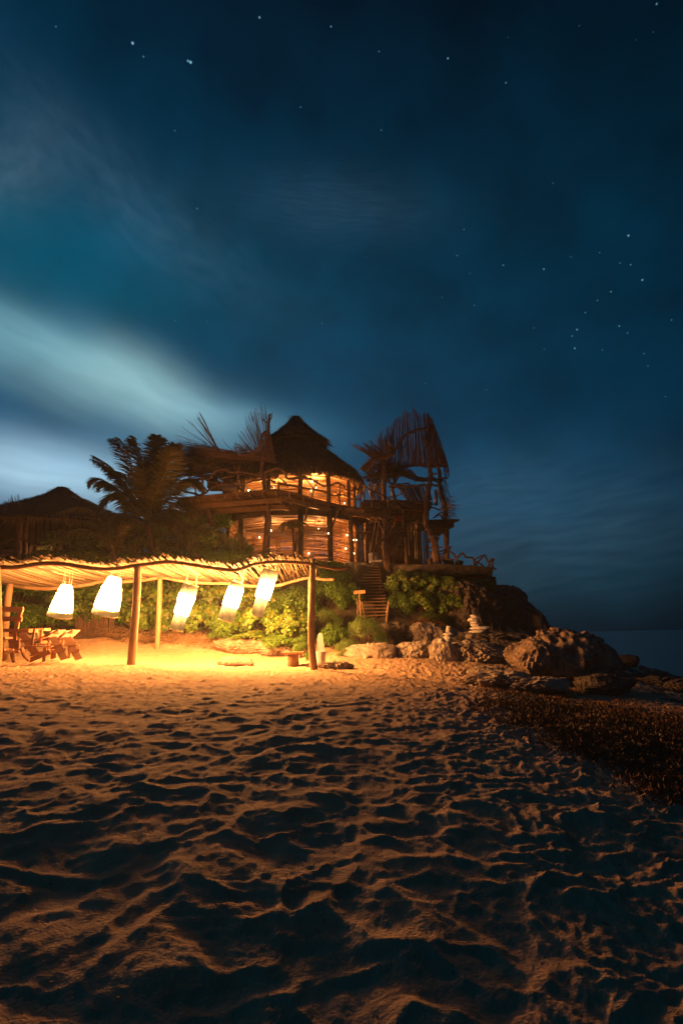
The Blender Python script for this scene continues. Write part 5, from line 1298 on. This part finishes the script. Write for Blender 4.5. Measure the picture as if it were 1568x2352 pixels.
row4 = [(836, 1458, 21.4, 50, 46, 'pale', 'large round pale green bush in front of the stairs'), (800, 1490, 20.9, 36, 26, 'pale', 'lower left lobe of pale bush beside the driftwood seat'), (750, 1425, 22.8, 34, 30, 'pale', 'pale bush just right of the end post'),
        (765, 1465, 21.8, 32, 38, 'fine', 'dark green bush behind the driftwood seat'), (790, 1510, 20.2, 28, 14, 'pale', 'low pale tuft right of the driftwood seat'), (712, 1508, 19.8, 14, 14, 'fine', 'tiny tuft at the base of the end post')]
for i, (vx, vy, Y, w, h, k, lb) in enumerate(row4): shrub(k, i % 2, vx, vy, Y, w, h, lb, GD)
GE = 'leafy bank between the stairs and the cliff'
row5 = [(918, 1345, 26.6, 34, 34, 'grape', 'top left bush of the leafy bank beside the trunk post'), (965, 1340, 27.0, 42, 28, 'grape_big', 'top bush of the leafy bank below the middle of the terrace'), (1015, 1350, 27.0, 42, 32, 'grape_big', 'yellowish bush at the top right of the leafy bank'),
        (915, 1395, 25.8, 34, 40, 'fine', 'lower left bush of the leafy bank next to the stair rail'), (962, 1390, 25.8, 42, 36, 'grape', 'middle bush of the leafy bank'), (945, 1326, 27.2, 36, 15, 'grape_big', 'sprawling growth along the top edge of the bank under the terrace'), (1012, 1395, 26.2, 36, 32, 'grape', 'lower right bush of the leafy bank beside the pale cliff'),
        (1055, 1350, 27.4, 30, 22, 'grape_big', 'straggling bush growing over the pale cliff edge'), (1100, 1345, 28.4, 40, 16, 'fine', 'thin dark growth below the outer terrace corner'), (980, 1440, 24.6, 50, 24, 'dry', 'reddish dry brush at the foot of the leafy bank'),
        (1155, 1375, 30.0, 50, 22, 'fine', 'black scrub on top of the headland shoulder'),
        (1046, 1388, 25.9, 34, 26, 'grape', 'hanging bush at the right end of the leafy bank beside the cliff'), (990, 1425, 25.2, 40, 18, 'fine', 'low growth under the middle of the leafy bank')]
for i, (vx, vy, Y, w, h, k, lb) in enumerate(row5): shrub(k, i % 3, vx, vy, Y, w, h, lb, GE)

# ---------------------------------------------------------------- palms
def frond(mb, p0, pts, leaf, wd=.05, dens=46, seed=0):
    """a feather leaf along world points pts"""
    rg = random.Random(seed); pts = smooth(pts, 8); n = len(pts); mb.tube(pts, [.032 - .026 * i / n for i in range(n)], 5)
    tot = n - 1
    for k in range(dens):
        t = .10 + .90 * k / dens; q = t * tot; i = min(int(q), tot - 1); p = pts[i].lerp(pts[i + 1], q - i); tg = (pts[i + 1] - pts[i]).normalized()
        side = tg.cross(Vector((0, 0, 1)));
        if side.length < .2: side = tg.cross(Vector((0, 1, 0)))
        side.normalize(); up = side.cross(tg)
        L = leaf * math.sin(math.pi * (.12 + .80 * t)) * rg.uniform(.85, 1.1)
        for s in (-1, 1):
            d = (side * s * rg.uniform(.75, .95) + tg * rg.uniform(.55, .8) + up * rg.uniform(-.35, .15) + Vector((0, 0, -.25))).normalized() * L
            mb.blade(p, d, wd, up + side * s * .3, .16)
def palm(name, label, base, top, fr, leaf, r=(.16, .11), wd=.05, dens=46, m=M_PALM, group=None, double=False):
    root = thing(name, label, 'palm tree', tuple(base), group)
    mb = MB(); mid = base.lerp(top, .5) + Vector((.15, 0, 0)); pts = smooth([base - Vector((0, 0, .3)), mid, top], 10)
    mb.tube(pts, [r[0] + (r[1] - r[0]) * i / len(pts) + (.012 if i % 2 else 0) for i in range(len(pts))], 10); mb.build('trunk', M_DARK, root)
    for k, f in enumerate(fr):
        mb = MB(); frond(mb, top, [top] + f, leaf, wd, dens, k); mb.build('frond', m, root)
        if double:
            q = Vector((random.uniform(-.35, .35), random.uniform(-.3, .3), random.uniform(-.35, .1))); mb = MB()
            frond(mb, top, [top] + [p + q * (i + 1) / len(f) * 1.4 for i, p in enumerate(f)], leaf * .95, wd, dens, k + 40); mb.build('frond', m, root)
    return root
Yp = 26.6
top = P(338, 1196, Yp)
def fp_(*a): return [P(x, y, Yp + dy) for x, y, dy in a]
palm('palm_tree', 'large windswept coconut palm between the left hut and the house', on(345, 27.2), top,
     [fp_((318, 1155, -.3), (285, 1108, -.6), (255, 1072, -.8), (216, 1047, -.9)), fp_((300, 1160, -.5), (262, 1118, -.8), (225, 1098, -1.1), (205, 1104, -1.2)), fp_((310, 1165, -.8), (268, 1132, -1.3), (238, 1150, -1.6), (220, 1180, -1.8)),
      fp_((325, 1140, -.1), (305, 1080, -.1), (290, 1030, 0), (272, 1005, .2)), fp_((336, 1130, -.4), (330, 1070, -.6), (318, 1030, -.6), (308, 1003, -.5)), fp_((350, 1140, .4), (360, 1080, .6), (364, 1035, .7), (370, 1006, .7)),
      fp_((368, 1140, .2), (398, 1080, .5), (425, 1050, .7), (455, 1060, .8)), fp_((375, 1155, -.3), (408, 1110, -.4), (440, 1100, -.4), (462, 1122, -.4)), fp_((380, 1172, -.4), (415, 1150, -.6), (442, 1160, -.7), (455, 1185, -.7)),
      fp_((372, 1185, -1.0), (398, 1185, -1.5), (420, 1215, -1.8)), fp_((308, 1185, -1.0), (270, 1180, -1.5), (245, 1205, -1.9)), fp_((345, 1150, .9), (342, 1090, 1.3), (350, 1050, 1.5), (366, 1030, 1.7)),
      fp_((325, 1160, .8), (295, 1110, 1.3), (272, 1085, 1.6), (250, 1078, 1.7)), fp_((360, 1130, -.6), (382, 1085, -.9), (395, 1045, -1.1), (402, 1020, -1.2))], .98, wd=.052, dens=92, double=True)
tl = P(262, 1268, 25.6)
palm('palm_tree', 'young palm with long low fronds reaching over the left hut', on(262, 25.8), tl,
     [[P(245, 1215, 25.4), P(215, 1175, 25.2), P(175, 1165, 25.0), P(130, 1180, 24.8)], [P(235, 1235, 25.3), P(195, 1215, 25.0), P(150, 1222, 24.8), P(125, 1240, 24.7)], [P(240, 1222, 25.8), P(200, 1195, 25.8), P(160, 1205, 25.9)],
      [P(255, 1215, 25.6), P(240, 1175, 25.7), P(205, 1150, 25.8), P(165, 1138, 25.9)], [P(275, 1225, 25.4), P(290, 1195, 25.2), P(318, 1195, 25.1), P(330, 1215, 25.0)], [P(270, 1215, 25.9), P(285, 1175, 26.2), P(310, 1165, 26.3)]], .55, (.12, .10), dens=50, group=None)
tq = P(672, 1214, 27.2)
sp_fr = []
for k in range(16):
    a = 2 * math.pi * k / 16; L = random.uniform(.75, 1.0); sp_fr.append([tq + Vector((math.sin(a) * .4, -math.cos(a) * .35, .34 * L)), tq + Vector((math.sin(a) * .78 * L, -math.cos(a) * .7 * L, random.uniform(-.25, .35)))])
sp = palm('palm_tree', 'small dark palm silhouetted against the lit lower reed wall', on(664, 26.9), tq, sp_fr, .22, (.07, .055), .035, 26)
mb = MB(); branch(mb, [(682, 1222), (680, 1250), (676, 1290)], 27.3, .055, .06); mb.build('trunk', M_DARK, sp)
# ---------------------------------------------------------------- spiky plants
def spiky(label, vx, Y, height, nblade, spread, name='yucca', m=M_SPIKE, z=None, group='spiky plants on the slope', w=.05):
    base = on(vx, Y)
    if z is not None: base.z = P(vx, z, Y).z
    root = thing(name, label, 'plant', tuple(base), group); mb = MB()
    for k in range(nblade):
        a = random.uniform(0, 2 * math.pi); e = random.uniform(.15, 1.0); L = height * random.uniform(.7, 1.05)
        d = Vector((math.sin(a) * math.cos(e * 1.5) * spread, -math.cos(a) * math.cos(e * 1.5) * spread, math.sin(e * 1.5))) * L
        mb.blade(base + Vector((random.uniform(-.08, .08), random.uniform(-.08, .08), 0)), d, w, Vector((-math.sin(a), math.cos(a), .5)), random.uniform(0, .2))
    mb.build('leaves', m, root)
    mb = MB(); mb.tube([base - Vector((0, 0, .6)), base + Vector((0, 0, .05))], [.07, .05], 7); mb.build('stem', M_DARK, root)
spiky('tall yucca in front of the lower left lit screen', 549, 27.0, 1.25, 70, .8, z=1262)
spiky('yucca clump left of the tall yucca, against the dark slope', 515, 27.2, 1.0, 50, .9, z=1256)
spiky('feathery palmetto above the roof right of the big palm', 430, 26.6, 1.1, 60, .9, 'palmetto', z=1262)
spiky('palmetto standing between the big palm and the deck', 405, 27.6, 1.3, 60, .8, 'palmetto', z=1240)
spiky('reddish palmetto beneath the left end of the deck', 452, 27.4, 1.2, 60, .9, 'palmetto', z=1240)
spiky('thin palmetto low over the stick roof beneath the palmettos', 445, 25.8, .8, 40, .9, 'palmetto', z=1292)
spiky('grassy spikes rising just over the stick roof right of the big palm', 350, 25.4, .8, 34, .9, 'palmetto', z=1298)
spiky('small spiky plant in the shade of the young palm', 300, 26.0, .8, 40, .9, 'palmetto', z=1270)
# ---------------------------------------------------------------- ground cover on the slope to the sea
poly_ = [(1115, 1592), (1180, 1583), (1290, 1592), (1400, 1618), (1500, 1634), (1640, 1655), (1640, 1860), (1568, 1822), (1485, 1775), (1395, 1732), (1300, 1690), (1210, 1655), (1150, 1618)]
def inpoly(x, y):
    c = False; j = len(poly_) - 1
    for i in range(len(poly_)):
        xi, yi = poly_[i]; xj, yj = poly_[j]
        if (yi > y) != (yj > y) and x < (xj - xi) * (y - yi) / (yj - yi) + xi: c = not c
        j = i
    return c
rg = np.random.default_rng(5); pts = []
while len(pts) < 1700:
    x = rg.uniform(1090, 1640); y = rg.uniform(1575, 1900)
    if noise2(np.array([x / 45.0]), np.array([y / 17.0]), 3)[0] + rg.normal() * .15 > .02 and inpoly(x + rg.normal() * 30, y + rg.normal() * 15): pts.append((x, y))
W3 = []
for x, y in pts:
    p = T(x, y, 2.0, 30)
    W3.append(p)
W3 = np.array([tuple(p) for p in W3])
wp = [T(x, y, 2.0, 40) for x, y in poly_]
_c = np.stack([(_X[:-1, :-1] + _X[1:, 1:]).ravel() / 2, (_Y[:-1, :-1] + _Y[1:, 1:]).ravel() / 2], 1); ins = np.zeros(len(_c), bool); j = len(wp) - 1
cw = _c + .42 * np.stack([noise2(_c[:, 0] * 1.7, _c[:, 1] * 1.7, 91), noise2(_c[:, 0] * 1.7, _c[:, 1] * 1.7, 92)], 1) * 2
for i in range(len(wp)):
    xi, yi, xj, yj = wp[i].x, wp[i].y, wp[j].x, wp[j].y
    ins ^= ((yi > cw[:, 1]) != (yj > cw[:, 1])) & (cw[:, 0] < (xj - xi) * (cw[:, 1] - yi) / (yj - yi + 1e-9) + xi); j = i
MI[:len(ins)] = np.where(ins, 1, MI[:len(ins)])
beach.data.polygons.foreach_set('material_index', MI); beach.data.update()
n = 44; cen = np.repeat(W3, n, 0) + rg.normal(size=(len(W3) * n, 3)) * np.array([.13, .16, 0]); cen[:, 2] = ground_z(cen[:, 0], cen[:, 1]) + rg.random(len(cen)) * .06 - .01
dd = rg.normal(size=cen.shape) * .6 + np.array([0, 0, .9]); dd /= np.linalg.norm(dd, axis=1)[:, None]
sd = np.cross(dd, rg.normal(size=cen.shape)); sd /= np.linalg.norm(sd, axis=1)[:, None]
L = (.008 + .035 * rg.random((len(cen),)) * rg.random((len(cen),)) + .020 * rg.random(len(cen)))[:, None]
V = np.stack([cen - sd * L * .28, cen + sd * L * .28, cen + dd * L + sd * L * .12, cen + dd * L - sd * L * .12], 1).reshape(-1, 3)
me = npmesh('ground_cover', V, [np.arange(len(V)).reshape(-1, 4)]); gc = link('ground_cover', me, M_COVER); tag(gc, 'low reddish brown ground cover on the slope to the right', 'ground cover', kind='stuff')
# dry leaves and twigs at the edge of the hedge
mb = MB()
for k in range(1500):
    vx = random.uniform(170, 700); Y = random.gauss(22.6, .5) - (vx - 200) * .0028; g = on(vx, Y); s = random.uniform(.02, .05)
    mb.blade(g + Vector((0, 0, .012)), Vector((random.uniform(-1, 1), random.uniform(-1, 1), random.uniform(-.1, .25))) * s, s * .8, Vector((0, 0, 1)))
for k in range(700):
    vx = random.uniform(230, 520); Y = 22.9 + random.uniform(-.3, .5) - (vx - 200) * .002; g = on(vx, Y); g.z += random.uniform(0, .35)
    mb.stick(g, g + Vector((random.uniform(-.4, .4), random.uniform(-.3, .1), random.uniform(-.15, .25))), .008, .12, 4, 3)
tag(mb.build('dry_litter', M_LITTER), 'dry leaves and twigs along the edge of the hedge', 'leaf litter', kind='stuff')

# small bits lying on the sand
mb = MB(); rg2 = random.Random(3)
for k in range(900):
    Y = 1.6 + 16 * rg2.random() ** 1.4; x = rg2.uniform(-.62, .62) * Y; g = Vector((x, Y, gz(x, Y) + .003)); s = rg2.uniform(.004, .012) * (1 + Y * .08)
    mb.blade(g, Vector((rg2.uniform(-1, 1), rg2.uniform(-1, 1), rg2.uniform(0, .3))) * s * 2, s, Vector((0, 0, 1)))
tag(mb.build('sand_debris', M_LITTER), 'tiny bits of twig and leaf scattered over the open sand', 'debris', kind='stuff')
# ================================================================ GLOW HAZE
HAZE = 0.0007  # density of a thin volume added so the lanterns glow; imitates lens flare
if HAZE > 0:
    mb = MB(); mb.box((0, 22, 5.2), (160, 170, 20.6)); hz = mb.build('glow_volume', None)
    m = bpy.data.materials.new('glow_haze'); m.use_nodes = True; t = m.node_tree; t.nodes.clear()
    v = t.nodes.new('ShaderNodeVolumePrincipled'); v.inputs['Color'].default_value = (.9, .93, 1, 1); v.inputs['Density'].default_value = HAZE; v.inputs['Anisotropy'].default_value = .55
    o = t.nodes.new('ShaderNodeOutputMaterial'); t.links.new(v.outputs[0], o.inputs[1]); hz.data.materials.append(m); tag(hz, kind='stuff')
